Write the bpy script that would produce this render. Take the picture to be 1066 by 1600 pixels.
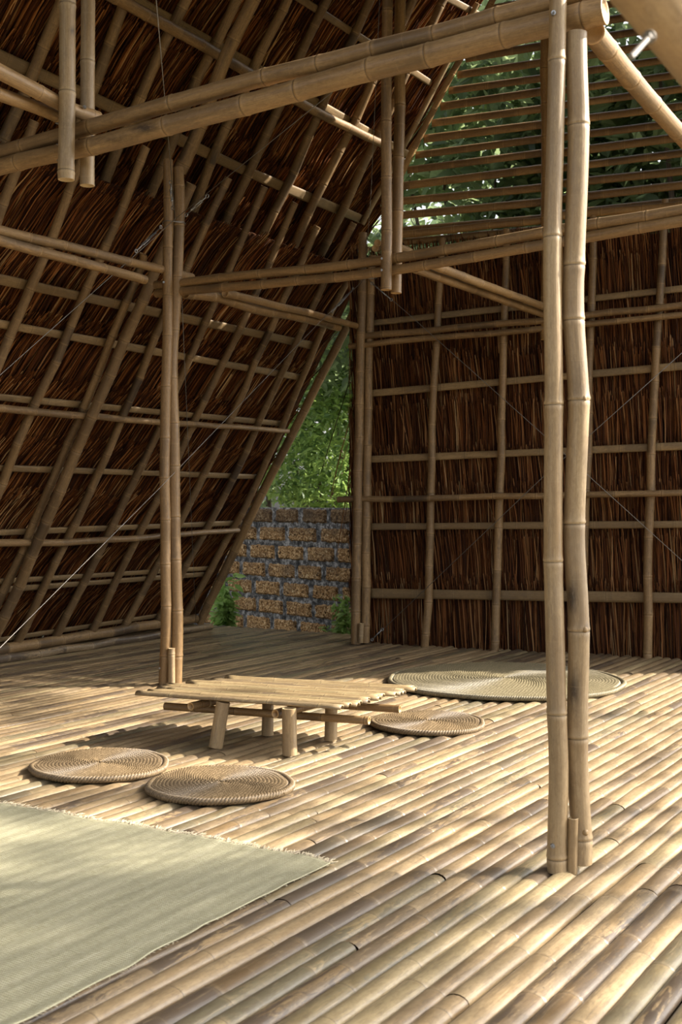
import bpy, math, random
import numpy as np
from mathutils import Vector, noise

for o in list(bpy.data.objects):
    bpy.data.objects.remove(o)
SC = bpy.context.scene
COL = SC.collection
PI = math.pi

# ---------------------------------------------------------------- camera, sky, sun, exposure
F = 1880.0; CX = 533.0; HY = 785.0; CAMZ = 1.25
YAW = math.atan((1600 - CX) / F)            # the ridge runs towards the vanishing point x=1600
cam = bpy.data.cameras.new('camera')
cam.sensor_fit = 'VERTICAL'; cam.sensor_height = 36.0; cam.lens = F / 1600 * 36
cam.shift_y = (HY - 800) / 1600
cam.clip_start = 0.05; cam.clip_end = 300
cam.dof.use_dof = True; cam.dof.focus_distance = 6.5; cam.dof.aperture_fstop = 6.3
camo = bpy.data.objects.new('camera', cam); COL.objects.link(camo)
camo.location = (0, 0, CAMZ); camo.rotation_euler = (PI / 2, 0, YAW)
SC.camera = camo

SUN_DIR = Vector((0.80, 0.60, 0.66)).normalized()     # towards the sun
sun = bpy.data.lights.new('sun', 'SUN'); sun.energy = 13.0; sun.angle = math.radians(0.6)
sun.color = (1.0, 0.93, 0.82)
suno = bpy.data.objects.new('sun', sun); COL.objects.link(suno)
suno.rotation_euler = SUN_DIR.to_track_quat('Z', 'Y').to_euler(); suno.location = (20, 15, 16)

world = bpy.data.worlds.new('world'); SC.world = world
world.use_nodes = True
wn = world.node_tree; wn.nodes.clear()
wo = wn.nodes.new('ShaderNodeOutputWorld'); wb = wn.nodes.new('ShaderNodeBackground')
sk = wn.nodes.new('ShaderNodeTexSky'); sk.sky_type = 'NISHITA'; sk.sun_disc = False
sk.sun_elevation = math.asin(SUN_DIR.z); sk.sun_rotation = math.atan2(SUN_DIR.x, SUN_DIR.y)
sk.dust_density = 4.0; sk.air_density = 1.2
hs = wn.nodes.new('ShaderNodeHueSaturation'); hs.inputs['Saturation'].default_value = 0.2
wn.links.new(sk.outputs[0], hs.inputs['Color']); wn.links.new(hs.outputs[0], wb.inputs[0])
wb.inputs[1].default_value = 0.36
wn.links.new(wb.outputs[0], wo.inputs[0])
SC.view_settings.view_transform = 'Standard'; SC.view_settings.look = 'None'
SC.view_settings.gamma = 1.0; SC.view_settings.exposure = 0.0
SC.view_settings.use_curve_mapping = False

# ---------------------------------------------------------------- reading the photograph's geometry
EX = np.array([math.cos(YAW), math.sin(YAW)])        # camera right in plan
EF = np.array([-math.sin(YAW), math.cos(YAW)])       # camera forward in plan
O3 = np.array([0, 0, CAMZ])
def ray(x, y):
    h = EX * ((x - CX) / F) + EF
    return np.array([h[0], h[1], (HY - y) / F])
def on_plane(x, y, p, n):
    d = ray(x, y); n = np.array(n, float); p = np.array(p, float)
    return O3 + d * (np.dot(p - O3, n) / np.dot(d, n))
def on_floor(x, y, z=0.0): return on_plane(x, y, (0, 0, z), (0, 0, 1))
def to_px(p):
    q = np.array(p) - O3; d = q[0] * EF[0] + q[1] * EF[1]
    return (CX + F * (q[0] * EX[0] + q[1] * EX[1]) / d, HY - F * q[2] / d)
def on_X(x, y, X): return on_plane(x, y, (X, 0, 0), (1, 0, 0))
def on_Y(x, y, Y): return on_plane(x, y, (0, Y, 0), (0, 1, 0))
GN = np.array([-0.1, 1, 0]) / math.hypot(0.1, 1)     # end wall, a touch out of square
GP = np.array([-5.17, 9.46, 0])
def on_gable(x, y, off=0.0): return on_plane(x, y, GP - GN * off, GN)      # off: towards the room
RN = np.array([math.sin(PI / 3), 0, -math.cos(PI / 3)])   # roof normal into the room
def on_roof(x, y, off=0.0, tier=0):
    return on_plane(x, y, np.array([-7.4, 0, 0]) + RN * (off - 0.40 * tier), RN)

# ---------------------------------------------------------------- object helpers
def tag(o, label=None, cat=None, group=None, kind=None):
    if label: o['label'] = label
    if cat: o['category'] = cat
    if group: o['group'] = group
    if kind: o['kind'] = kind
    return o
def empty(name, loc=(0, 0, 0), label=None, cat=None, group=None):
    o = bpy.data.objects.new(name, None); COL.objects.link(o); o.location = loc
    o.empty_display_size = 0.1
    return tag(o, label, cat, group)
def child(o, parent):
    o.parent = parent
    o.matrix_parent_inverse = parent.matrix_basis.inverted() if parent.type != 'EMPTY' else \
        __import__('mathutils').Matrix.Translation(-Vector(parent.location))
    return o
class MB:
    """collects numpy pieces into one mesh"""
    def __init__(s):
        s.v = []; s.f = []; s.n = 0; s.a = {}; s.mi = []
    def add(s, v, f, mi=0, **attrs):
        v = np.asarray(v, float); base = s.n
        s.v.append(v)
        for q in f: s.f.append(np.asarray(q) + base); 
        s.mi += [mi] * len(f)
        for k, val in attrs.items():
            s.a.setdefault(k, []).append((base, np.asarray(val, float)))
        s.n += len(v)
    def build(s, name, mats, parent=None, smooth=True):
        me = bpy.data.meshes.new(name)
        V = np.concatenate(s.v) if s.v else np.zeros((0, 3))
        org = V.mean(axis=0) if len(V) else np.zeros(3)
        if parent is None:
            org = np.array([(V[:, 0].min() + V[:, 0].max()) / 2, (V[:, 1].min() + V[:, 1].max()) / 2, V[:, 2].min()])
        me.vertices.add(len(V)); me.vertices.foreach_set('co', (V - org).astype(np.float32).ravel())
        tot = np.array([len(q) for q in s.f], dtype=np.int32)
        li = np.concatenate(s.f).astype(np.int32)
        me.loops.add(len(li)); me.loops.foreach_set('vertex_index', li)
        me.polygons.add(len(tot))
        st = np.zeros(len(tot), dtype=np.int32); st[1:] = np.cumsum(tot)[:-1]
        me.polygons.foreach_set('loop_start', st); me.polygons.foreach_set('loop_total', tot)
        if any(s.mi): me.polygons.foreach_set('material_index', np.array(s.mi, dtype=np.int32))
        me.update(calc_edges=True)
        me.polygons.foreach_set('use_smooth', [smooth] * len(tot))
        for k, lst in s.a.items():
            dim = 1 if lst[0][1].ndim == 1 else 3
            at = me.attributes.new(k, 'FLOAT' if dim == 1 else 'FLOAT_VECTOR', 'POINT')
            arr = np.zeros((len(V), dim), dtype=np.float32)
            for b, val in lst: arr[b:b + len(val)] = val.reshape(len(val), dim)
            at.data.foreach_set('value' if dim == 1 else 'vector', arr.ravel())
        if not isinstance(mats, (list, tuple)): mats = [mats]
        for m in mats: me.materials.append(m)
        me.validate(clean_customdata=False)
        o = bpy.data.objects.new(name, me); COL.objects.link(o); o.location = org
        if parent is not None: child(o, parent)
        return o
    def fast(s, V, Q, **attrs):     # V (n,3), Q (m,k) arrays
        base = s.n; s.v.append(V); s.f.extend(list(Q + base)); s.mi += [0] * len(Q)
        for k, val in attrs.items(): s.a.setdefault(k, []).append((base, val))
        s.n += len(V)

def frame_of(t):
    t = t / np.linalg.norm(t)
    up = np.array([0, 0, 1.0]) if abs(t[2]) < 0.9 else np.array([1.0, 0, 0])
    a = np.cross(up, t); a /= np.linalg.norm(a); b = np.cross(t, a)
    return a, b
def catmull(pts, n=10):
    P = [np.array(p, float) for p in pts]
    if len(P) == 2: return [P[0] * (1 - i / n) + P[1] * i / n for i in range(n + 1)]
    Q = [2 * P[0] - P[1]] + P + [2 * P[-1] - P[-2]]; out = []
    for i in range(1, len(Q) - 2):
        for k in range(n):
            t = k / n
            out.append(0.5 * ((2 * Q[i]) + (-Q[i-1] + Q[i+1]) * t + (2*Q[i-1] - 5*Q[i] + 4*Q[i+1] - Q[i+2]) * t*t + (-Q[i-1] + 3*Q[i] - 3*Q[i+1] + Q[i+2]) * t**3))
    out.append(P[-1]); return out
def pole_geo(mb, pts, r0, r1=None, seg=14, rng=random, node=0.32, phase=None, arc=(0, 2 * PI), cap=True, wob=0.004, bump=1.0, npx=None, soot=None, fine=0.09, hollow=False, squash=1.0):
    """one bamboo culm: nodes with a groove and a ridge, taper, slight zigzag, hollow sawn ends"""
    if r1 is None: r1 = r0 * 0.9
    C = np.array(catmull(pts)); D = np.r_[0, np.cumsum(np.linalg.norm(np.diff(C, axis=0), axis=1))]; L = D[-1]
    if npx is not None:      # nodes where the photograph shows them
        PX = np.array([to_px(c) for c in C]); ax, vals = npx; q = PX[:, ax]; od = np.argsort(q)
        nodes0 = sorted(float(np.interp(v, q[od], D[od])) for v in vals)
    nodes = []; s = phase if phase is not None else rng.uniform(0.15, 0.95) * node
    while s < L: nodes.append(s); s += node * rng.uniform(0.85, 1.15)
    if npx is not None: nodes = [v for v in nodes0 if 0.01 < v < L - 0.01]
    allnodes = [-node * 0.5] + nodes + [L + node * 0.5]
    st = [(0.0, 1.0)]
    k = r0 / 0.035
    for nd in nodes:
        for off, m in ((-0.022 * k, 1.005), (-0.005 * k, 1.02), (-0.0015 * k, 1 - 0.03 * bump), (0.002 * k, 1 + 0.05 * bump), (0.007 * k, 1 + 0.06 * bump), (0.014 * k, 1 + 0.015 * bump), (0.03 * k, 0.995)):
            if 0.001 < nd + off < L - 0.001: st.append((nd + off, m))
    st.append((L, 1.0)); st.sort(); 
    full = [st[0]]
    for a, b in zip(st[:-1], st[1:]):
        gap = b[0] - a[0]
        if gap > fine * 1.33:
            q = int(gap / fine)
            for i in range(1, q + 1): full.append((a[0] + gap * i / (q + 1), 0.985 if 0 < i <= q else 1))
        if b[0] - full[-1][0] > 1e-5: full.append(b)
    S = np.array([f[0] for f in full]); M = np.array([f[1] for f in full])
    pos = np.stack([np.interp(S, D, C[:, i]) for i in range(3)], axis=1)
    kn = np.array(allnodes); jx = np.array([rng.gauss(0, wob) for _ in kn]); jy = np.array([rng.gauss(0, wob) for _ in kn])
    tang = np.gradient(pos, axis=0); a0, b0 = frame_of(C[-1] - C[0])
    R = (r0 + (r1 - r0) * S / L) * M
    full_circle = abs(arc[1] - arc[0] - 2 * PI) < 1e-6
    nseg = seg if full_circle else seg + 1
    ang = np.linspace(arc[0], arc[1], seg + 1)[:nseg]
    pos = pos + np.outer(np.interp(S, kn, jx), a0) + np.outer(np.interp(S, kn, jy), b0)
    ca, sa = np.cos(ang), np.sin(ang)
    V = pos[:, None, :] + R[:, None, None] * (ca[None, :, None] * a0 + sa[None, :, None] * b0)
    n = len(S); V = V.reshape(-1, 3)
    if squash != 1.0: V[:, 2] *= squash
    idx = np.arange(n * nseg).reshape(n, nseg)
    fs = []
    J = range(nseg) if full_circle else range(nseg - 1)
    for i in range(n - 1):
        for j in J:
            j2 = (j + 1) % nseg
            fs.append((idx[i, j], idx[i, j2], idx[i + 1, j2], idx[i + 1, j]))
    cr = rng.random()
    which = np.searchsorted(kn, S, side='right'); ir = np.array([rng.random() for _ in range(len(kn) + 2)])[which]
    nd = S - kn[np.argmin(np.abs(S[:, None] - kn[None, :]), axis=1)]
    bco = np.stack([np.tile(ca, n) * np.repeat(R, nseg) + cr * 7, np.tile(sa, n) * np.repeat(R, nseg), np.repeat(S, nseg) + cr * 31], axis=1)
    bpr = np.stack([np.full(n * nseg, cr), np.repeat(ir, nseg), np.zeros(n * nseg)], axis=1)
    ndv = np.repeat(nd, nseg)
    vv = [V]; bc = [bco]; bp = [bpr]; nn = [ndv]; m = len(V)
    if cap:
        for e, sgn in ((0, 1), (n - 1, -1)):
            t = tang[e] / np.linalg.norm(tang[e]) * sgn; prev = None
            for rr, dz, ct in (((1.0, 0, 1), (0.72, 0, 1), (0.68, 0.03, 0.6), (0.02, 0.035, 0.3)) if hollow else ((1.0, 0, .8), (0.95, -0.001, 1), (0.80, 0.0, .8), (0.74, 0.004, .6), (0.02, 0.006, .5))):
                ring = pos[e] + R[e] * rr * (ca[:, None] * a0 + sa[:, None] * b0) + t * dz
                vv.append(ring); bc.append(np.stack([ca * R[e] * rr, sa * R[e] * rr, np.full(nseg, S[e])], axis=1))
                bp.append(np.tile([cr, 0.5, ct], (nseg, 1))); nn.append(np.full(nseg, 0.2))
                cur = np.arange(nseg) + m; m += nseg
                if prev is not None:
                    for j in J:
                        j2 = (j + 1) % nseg
                        q = (prev[j], prev[j2], cur[j2], cur[j])
                        fs.append(q if sgn < 0 else q[::-1])
                prev = cur
    AV = np.concatenate(vv); extra = {}
    if soot:
        sv = np.zeros(len(AV))
        for (sx, sy, rx, ry, am) in soot:
            P2 = np.array([to_px(v) for v in AV]); sv = np.maximum(sv, am * np.exp(-(((P2[:, 0] - sx) / rx) ** 2 + ((P2[:, 1] - sy) / ry) ** 2)))
        extra['soot'] = sv
    mb.add(AV, fs, bco=np.concatenate(bc), bpr=np.concatenate(bp), nd=np.concatenate(nn), **extra)
SEED = [7]
def pole(name, pts, r0, r1, mat, label=None, cat='bamboo pole', group=None, parent=None, **kw):
    SEED[0] += 1; mb = MB(); pole_geo(mb, pts, r0, r1, rng=random.Random(SEED[0] * 13 + 5), **kw)
    o = mb.build(name, mat, parent)
    if parent is None: tag(o, label, cat, group)
    return o
def strip_geo(mb, pts, w, th, nrm, rng, node=0.33):
    """a flat split-bamboo lath: gently curved across, with node ridges"""
    C = np.array(catmull(pts, 6)); D = np.r_[0, np.cumsum(np.linalg.norm(np.diff(C, axis=0), axis=1))]; L = D[-1]
    S = np.linspace(0, L, max(4, int(L / 0.05))); pos = np.stack([np.interp(S, D, C[:, i]) for i in range(3)], axis=1)
    t = C[-1] - C[0]; t /= np.linalg.norm(t); nrm = np.array(nrm, float); nrm -= t * np.dot(nrm, t); nrm /= np.linalg.norm(nrm); sd = np.cross(t, nrm)
    ph = rng.uniform(0, node); nd = (S - ph + node / 2) % node - node / 2; ir = np.array([noise.random() if False else rng.random() for _ in range(60)])
    cr = rng.random(); prof = [(-.5, -.5), (-.5, .25), (-.3, .45), (0, .5), (.3, .45), (.5, .25), (.5, -.5)]
    V = []; bc = []; bp = []; nv = []
    for i, s in enumerate(S):
        h = 1 + (0.25 if abs(nd[i]) < 0.026 else 0); ww = w * (1 + 0.05 * math.sin(s * 3 + cr * 9))
        for a, b in prof:
            V.append(pos[i] + sd * a * ww + nrm * b * th * h); bc.append((a * w + cr * 7, b * th, s + cr * 31))
            bp.append((cr, ir[int((s - ph) // node) % 60], 0)); nv.append(nd[i])
    k = len(prof); fs = []
    for i in range(len(S) - 1):
        for j in range(k):
            fs.append((i * k + j, i * k + (j + 1) % k, (i + 1) * k + (j + 1) % k, (i + 1) * k + j))
    fs.append(tuple(range(k))[::-1]); fs.append(tuple((len(S) - 1) * k + j for j in range(k)))
    mb.add(V, fs, bco=np.array(bc), bpr=np.array(bp), nd=np.array(nv))
def box_geo(mb, c, sx, sy, sz, ax=None, mi=0):
    ax = np.eye(3) if ax is None else np.array(ax); V = []
    for x in (-.5, .5):
        for y in (-.5, .5):
            for z in (-.5, .5): V.append(np.array(c) + ax[0] * x * sx + ax[1] * y * sy + ax[2] * z * sz)
    mb.add(V, [(0, 1, 3, 2), (4, 6, 7, 5), (0, 4, 5, 1), (2, 3, 7, 6), (0, 2, 6, 4), (1, 5, 7, 3)], mi)
def tube_geo(mb, pts, r, seg=6, closed=False, cap=True):
    P = [np.array(p, float) for p in pts]; n = len(P); V = []
    a, b = frame_of(P[-1] - P[0] if not closed else P[1] - P[0])
    for i in range(n):
        t = P[(i + 1) % n] - P[i - 1] if closed else P[min(i + 1, n - 1)] - P[max(i - 1, 0)]
        t = t / (np.linalg.norm(t) + 1e-9); a = a - t * np.dot(a, t); a /= np.linalg.norm(a) + 1e-9; b = np.cross(t, a)
        rr = r[i] if isinstance(r, (list, tuple)) else r
        for j in range(seg): V.append(P[i] + rr * (math.cos(2 * PI * j / seg) * a + math.sin(2 * PI * j / seg) * b))
    fs = []
    for i in range(n if closed else n - 1):
        for j in range(seg):
            i2 = (i + 1) % n; fs.append((i * seg + j, i * seg + (j + 1) % seg, i2 * seg + (j + 1) % seg, i2 * seg + j))
    if cap and not closed:
        fs.append(tuple(range(seg))[::-1]); fs.append(tuple((n - 1) * seg + j for j in range(seg)))
    mb.add(V, fs)

# ---------------------------------------------------------------- materials
def newmat(name, rough=0.6, spec=0.4):
    m = bpy.data.materials.new(name); m.use_nodes = True; nt = m.node_tree
    b = nt.nodes['Principled BSDF']; b.inputs['Roughness'].default_value = rough
    b.inputs['Specular IOR Level'].default_value = spec
    return m, nt, b
def N(nt, t, **kw):
    n = nt.nodes.new(t)
    for k, v in kw.items(): setattr(n, k, v)
    return n
def setin(n, **kw):
    for k, v in kw.items(): n.inputs[k].default_value = v
def ramp(nt, fac, stops, interp='LINEAR'):
    r = N(nt, 'ShaderNodeValToRGB'); e = r.color_ramp.elements; r.color_ramp.interpolation = interp
    e[0].position = stops[0][0]; e[0].color = (*stops[0][1], 1) if len(stops[0][1]) == 3 else stops[0][1]
    e[1].position = stops[-1][0]; e[1].color = (*stops[-1][1], 1)
    for p, c in stops[1:-1]:
        x = e.new(p); x.color = (*c, 1)
    nt.links.new(fac, r.inputs[0]); return r.outputs[0]
def mix(nt, fac, a, b, mode='MIX'):
    n = N(nt, 'ShaderNodeMix', data_type='RGBA', blend_type=mode)
    if isinstance(fac, (int, float)): n.inputs[0].default_value = fac
    else: nt.links.new(fac, n.inputs[0])
    for i, c in ((6, a), (7, b)):
        if isinstance(c, tuple): n.inputs[i].default_value = (*c, 1)
        else: nt.links.new(c, n.inputs[i])
    return n.outputs[2]
def math_(nt, op, a, b=None, c=None, clamp=False):
    n = N(nt, 'ShaderNodeMath', operation=op, use_clamp=clamp)
    for i, x in enumerate((a, b, c)):
        if x is None: continue
        if isinstance(x, (int, float)): n.inputs[i].default_value = x
        else: nt.links.new(x, n.inputs[i])
    return n.outputs[0]
def vscale(nt, v, s):
    m = N(nt, 'ShaderNodeMapping'); m.inputs['Scale'].default_value = s; nt.links.new(v, m.inputs[0]); return m.outputs[0]
def tnoise(nt, v, scale, detail=4, rough=0.55, dist=0.0):
    n = N(nt, 'ShaderNodeTexNoise'); setin(n, Scale=scale, Detail=detail, Roughness=rough, Distortion=dist)
    nt.links.new(v, n.inputs['Vector']); return n.outputs[0]
def attr(nt, name): return N(nt, 'ShaderNodeAttribute', attribute_name=name, attribute_type='GEOMETRY')

def bamboo_mat(name, light, mid, dark, grey, stain=0.5, rough=0.42, patch=0.5, var=0.5, band=1.0, crisp=0):
    m, nt, b = newmat(name, rough, 0.45)
    co = attr(nt, 'bco').outputs['Vector']; pr = N(nt, 'ShaderNodeSeparateXYZ'); nt.links.new(attr(nt, 'bpr').outputs['Vector'], pr.inputs[0])
    nd = attr(nt, 'nd').outputs['Fac']
    # offset each internode so its blotches are its own
    cmb = N(nt, 'ShaderNodeCombineXYZ'); nt.links.new(math_(nt, 'MULTIPLY', pr.outputs[1], 9.0), cmb.inputs[0]); nt.links.new(math_(nt, 'MULTIPLY', pr.outputs[0], 17.0), cmb.inputs[1])
    va = N(nt, 'ShaderNodeVectorMath', operation='ADD'); nt.links.new(vscale(nt, co, (1, 1, 0.16)), va.inputs[0]); nt.links.new(cmb.outputs[0], va.inputs[1])
    streak = tnoise(nt, vscale(nt, co, (1, 1, 0.02)), 160, 3, 0.6)
    blotch = tnoise(nt, va.outputs[0], 13, 5, 0.6, 0.6)
    fine = tnoise(nt, vscale(nt, co, (1, 1, 0.4)), 90, 4, 0.65, 0.8)
    base = mix(nt, ramp(nt, blotch, [(0.32, (0, 0, 0)), (0.66, (1, 1, 1))]), mid, light)
    tint = math_(nt, 'MULTIPLY', ramp(nt, pr.outputs[0], [(0.3, (0, 0, 0)), (1.0, (1, 1, 1))]), var)
    base = mix(nt, tint, base, dark)
    t2 = math_(nt, 'MULTIPLY', ramp(nt, pr.outputs[1], [(0.45, (0, 0, 0)), (0.95, (1, 1, 1))]), var * 0.8)
    base = mix(nt, t2, base, grey)
    base = mix(nt, math_(nt, 'MULTIPLY', ramp(nt, streak, [(0.42, (0, 0, 0)), (0.7, (1, 1, 1))]), 0.35), base, dark)
    clean = mix(nt, math_(nt, 'MULTIPLY', ramp(nt, blotch, [(0.35, (1, 1, 1)), (0.6, (0, 0, 0))]), 0.6), base, dark) if crisp else None
    if crisp: clean = mix(nt, 0.65, clean, mix(nt, blotch, mid, light))
    # weathered brown-grey patches with a crisp edge
    pn = tnoise(nt, vscale(nt, co, (1, 1, 0.22)), 30, 6, 0.7, 1.2)
    big = tnoise(nt, va.outputs[0], 5.0, 2, 0.5)
    pm = math_(nt, 'MULTIPLY', ramp(nt, math_(nt, 'ADD', math_(nt, 'MULTIPLY', pn, 0.45), math_(nt, 'MULTIPLY', big, 0.7)), [(0.585, (0, 0, 0)), (0.605 if crisp else 0.65, (1, 1, 1))]), patch)
    if crisp:      # second, finer mottling with its own edge
        pn2 = tnoise(nt, vscale(nt, co, (1, 1, 0.35)), 75, 5, 0.7, 1.5)
        base = mix(nt, math_(nt, 'MULTIPLY', ramp(nt, math_(nt, 'ADD', math_(nt, 'MULTIPLY', pn2, 0.4), math_(nt, 'MULTIPLY', blotch, 0.75)), [(0.56, (0, 0, 0)), (0.59, (1, 1, 1))]), 0.55), base, grey)
    base = mix(nt, pm, base, grey)
    if crisp:      # each culm has its own age: clean golden, greenish or grimy
        age = math_(nt, 'FRACT', math_(nt, 'MULTIPLY', pr.outputs[0], 7.31))
        base = mix(nt, ramp(nt, age, [(0.42, (1, 1, 1)), (0.72, (0, 0, 0))]), base, clean)
        gr = math_(nt, 'FRACT', math_(nt, 'MULTIPLY', pr.outputs[0], 23.7))
        base = mix(nt, math_(nt, 'MULTIPLY', ramp(nt, gr, [(0.72, (0, 0, 0)), (0.8, (1, 1, 1))]), 0.25), base, (0.30, 0.28, 0.15))
    # soot marks
    so = tnoise(nt, va.outputs[0], 4.2, 3, 0.5, 0.3)
    sm = math_(nt, 'MULTIPLY', ramp(nt, so, [(0.585, (0, 0, 0)), (0.70, (1, 1, 1))]), stain)
    sa = math_(nt, 'MULTIPLY', attr(nt, 'soot').outputs['Fac'], math_(nt, 'ADD', math_(nt, 'MULTIPLY', fine, 1.6), 0.25), clamp=True)
    sm = math_(nt, 'MAXIMUM', sm, sa)
    base = mix(nt, sm, base, (0.035, 0.025, 0.018))
    # node: pale ring with a thin dark groove
    an = math_(nt, 'ABSOLUTE', nd)
    ring = math_(nt, 'MULTIPLY', ramp(nt, an, [(0.004, (1, 1, 1)), (0.018, (0, 0, 0))]), 0.45 * band)
    base = mix(nt, ring, base, light)
    grv = math_(nt, 'MULTIPLY', ramp(nt, math_(nt, 'ABSOLUTE', math_(nt, 'ADD', nd, 0.003)), [(0.0008, (1, 1, 1)), (0.0035, (0, 0, 0))]), 0.75)
    base = mix(nt, grv, base, (0.05, 0.032, 0.018))
    fl = mix(nt, math_(nt, 'MULTIPLY', ramp(nt, fine, [(0.4, (0, 0, 0)), (0.68, (1, 1, 1))]), 0.42), base, dark)
    scr = tnoise(nt, vscale(nt, co, (1, 1, 0.07)), 60, 5, 0.75, 2.0)
    fl = mix(nt, math_(nt, 'MULTIPLY', ramp(nt, scr, [(0.56, (0, 0, 0)), (0.62, (1, 1, 1))]), 0.45), fl, grey)
    fl = mix(nt, math_(nt, 'MULTIPLY', ramp(nt, scr, [(0.36, (1, 1, 1)), (0.42, (0, 0, 0))]), 0.30), fl, light)
    fl = mix(nt, pr.outputs[2], fl, tuple(min(1, c * 1.15) for c in light))
    nt.links.new(fl, b.inputs['Base Color'])
    rg = math_(nt, 'ADD', math_(nt, 'MULTIPLY', blotch, 0.3), rough - 0.13)
    nt.links.new(rg, b.inputs['Roughness'])
    bp = N(nt, 'ShaderNodeBump'); setin(bp, Strength=0.35, Distance=0.002)
    nt.links.new(math_(nt, 'ADD', streak, fine), bp.inputs['Height']); nt.links.new(bp.outputs[0], b.inputs['Normal'])
    return m
BF = bamboo_mat('bamboo_floor', (0.52, 0.385, 0.22), (0.26, 0.17, 0.083), (0.08, 0.048, 0.023), (0.10, 0.073, 0.05), 0.25, 0.36, 1.0, 0.75, band=0.35, crisp=1)
BP = bamboo_mat('bamboo_post', (0.49, 0.36, 0.20), (0.34, 0.225, 0.108), (0.17, 0.105, 0.046), (0.23, 0.165, 0.10), 0.5, 0.42, 0.5, 0.3)
BB = bamboo_mat('bamboo_beam', (0.42, 0.265, 0.118), (0.28, 0.165, 0.066), (0.12, 0.066, 0.026), (0.17, 0.11, 0.058), 0.75, 0.42, 0.6, 0.4)
BR = bamboo_mat('bamboo_rafter', (0.41, 0.26, 0.118), (0.27, 0.162, 0.067), (0.085, 0.046, 0.018), (0.13, 0.083, 0.043), 0.85, 0.5, 0.6, 0.55)
BL = bamboo_mat('bamboo_lath', (0.39, 0.265, 0.125), (0.27, 0.172, 0.075), (0.12, 0.072, 0.03), (0.16, 0.112, 0.062), 0.5, 0.55, 0.65, 0.5, 0.5)
BS = bamboo_mat('bamboo_slat', (0.50, 0.31, 0.125), (0.34, 0.195, 0.072), (0.14, 0.077, 0.029), (0.18, 0.105, 0.048), 0.5, 0.45, 0.5, 0.6)
BT = bamboo_mat('bamboo_tabletop', (0.52, 0.39, 0.21), (0.34, 0.235, 0.110), (0.14, 0.085, 0.040), (0.18, 0.13, 0.08), 0.1, 0.40, 0.8, 0.7, crisp=1)

def thatch_mat(name, cols, dk=1.0):
    m, nt, b = newmat(name, 0.75, 0.15)
    a = N(nt, 'ShaderNodeSeparateXYZ'); nt.links.new(attr(nt, 'bpr').outputs['Vector'], a.inputs[0])
    c = ramp(nt, a.outputs[0], cols)
    n = tnoise(nt, N(nt, 'ShaderNodeTexCoord').outputs['Object'], 14, 3)
    c = mix(nt, math_(nt, 'MULTIPLY', n, 0.3), c, tuple(x * 0.45 for x in cols[1][1]))
    nt.links.new(c, b.inputs['Base Color']); return m
TH = thatch_mat('thatch_roof', [(0, (0.020, 0.008, 0.004)), (0.35, (0.095, 0.029, 0.008)), (0.65, (0.23, 0.075, 0.018)), (0.88, (0.38, 0.155, 0.045)), (1, (0.52, 0.31, 0.13))])
TG = thatch_mat('thatch_end_wall', [(0, (0.024, 0.010, 0.006)), (0.4, (0.12, 0.041, 0.014)), (0.7, (0.25, 0.095, 0.031)), (0.9, (0.36, 0.18, 0.072)), (1, (0.46, 0.30, 0.15))])
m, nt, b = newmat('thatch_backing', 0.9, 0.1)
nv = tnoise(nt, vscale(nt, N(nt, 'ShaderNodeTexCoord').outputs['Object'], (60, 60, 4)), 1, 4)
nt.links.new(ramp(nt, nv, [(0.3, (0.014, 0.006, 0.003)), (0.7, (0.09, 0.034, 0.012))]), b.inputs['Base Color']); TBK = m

def leaf_mat(name, c1, c2, trans=0.35, rough=0.45):
    m, nt, b = newmat(name, rough, 0.4)
    a = N(nt, 'ShaderNodeSeparateXYZ'); nt.links.new(attr(nt, 'bpr').outputs['Vector'], a.inputs[0])
    c = mix(nt, a.outputs[0], c1, c2)
    n = tnoise(nt, N(nt, 'ShaderNodeTexCoord').outputs['Object'], 25, 2); c = mix(nt, math_(nt, 'MULTIPLY', n, 0.5), c, c1)
    nt.links.new(c, b.inputs['Base Color'])
    tr = N(nt, 'ShaderNodeBsdfTranslucent'); nt.links.new(c, tr.inputs[0]); ms = N(nt, 'ShaderNodeMixShader'); ms.inputs[0].default_value = trans
    nt.links.new(b.outputs[0], ms.inputs[1]); nt.links.new(tr.outputs[0], ms.inputs[2]); nt.links.new(ms.outputs[0], nt.nodes['Material Output'].inputs[0])
    return m
LF1 = leaf_mat('leaf_bright', (0.09, 0.17, 0.05), (0.50, 0.66, 0.17), .5)
LF2 = leaf_mat('leaf_broad', (0.12, 0.17, 0.09), (0.46, 0.56, 0.25), 0.6, 0.28)
LF3 = leaf_mat('leaf_weed', (0.22, 0.36, 0.08), (0.48, 0.66, 0.22), .4)
m, nt, b = newmat('bark', 0.9, 0.2); nv = tnoise(nt, vscale(nt, N(nt, 'ShaderNodeTexCoord').outputs['Object'], (8, 8, 1.5)), 4, 5)
nt.links.new(ramp(nt, nv, [(0.3, (0.05, 0.035, 0.025)), (0.7, (0.17, 0.13, 0.10))]), b.inputs['Base Color']); BARK = m
m, nt, b = newmat('steel', 0.35, 0.5); b.inputs['Metallic'].default_value = 0.85; b.inputs['Base Color'].default_value = (0.36, 0.36, 0.36, 1); STEEL = m
m, nt, b = newmat('steel_cable', 0.5, 0.5); b.inputs['Metallic'].default_value = 0.6; b.inputs['Base Color'].default_value = (0.22, 0.20, 0.175, 1); CABLE = m
m, nt, b = newmat('soil', 0.95, 0.1); nv = tnoise(nt, N(nt, 'ShaderNodeTexCoord').outputs['Object'], 3, 8, 0.7)
nt.links.new(ramp(nt, nv, [(0.3, (0.07, 0.075, 0.03)), (0.6, (0.14, 0.12, 0.07)), (0.75, (0.22, 0.17, 0.11))]), b.inputs['Base Color']); SOIL = m

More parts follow.
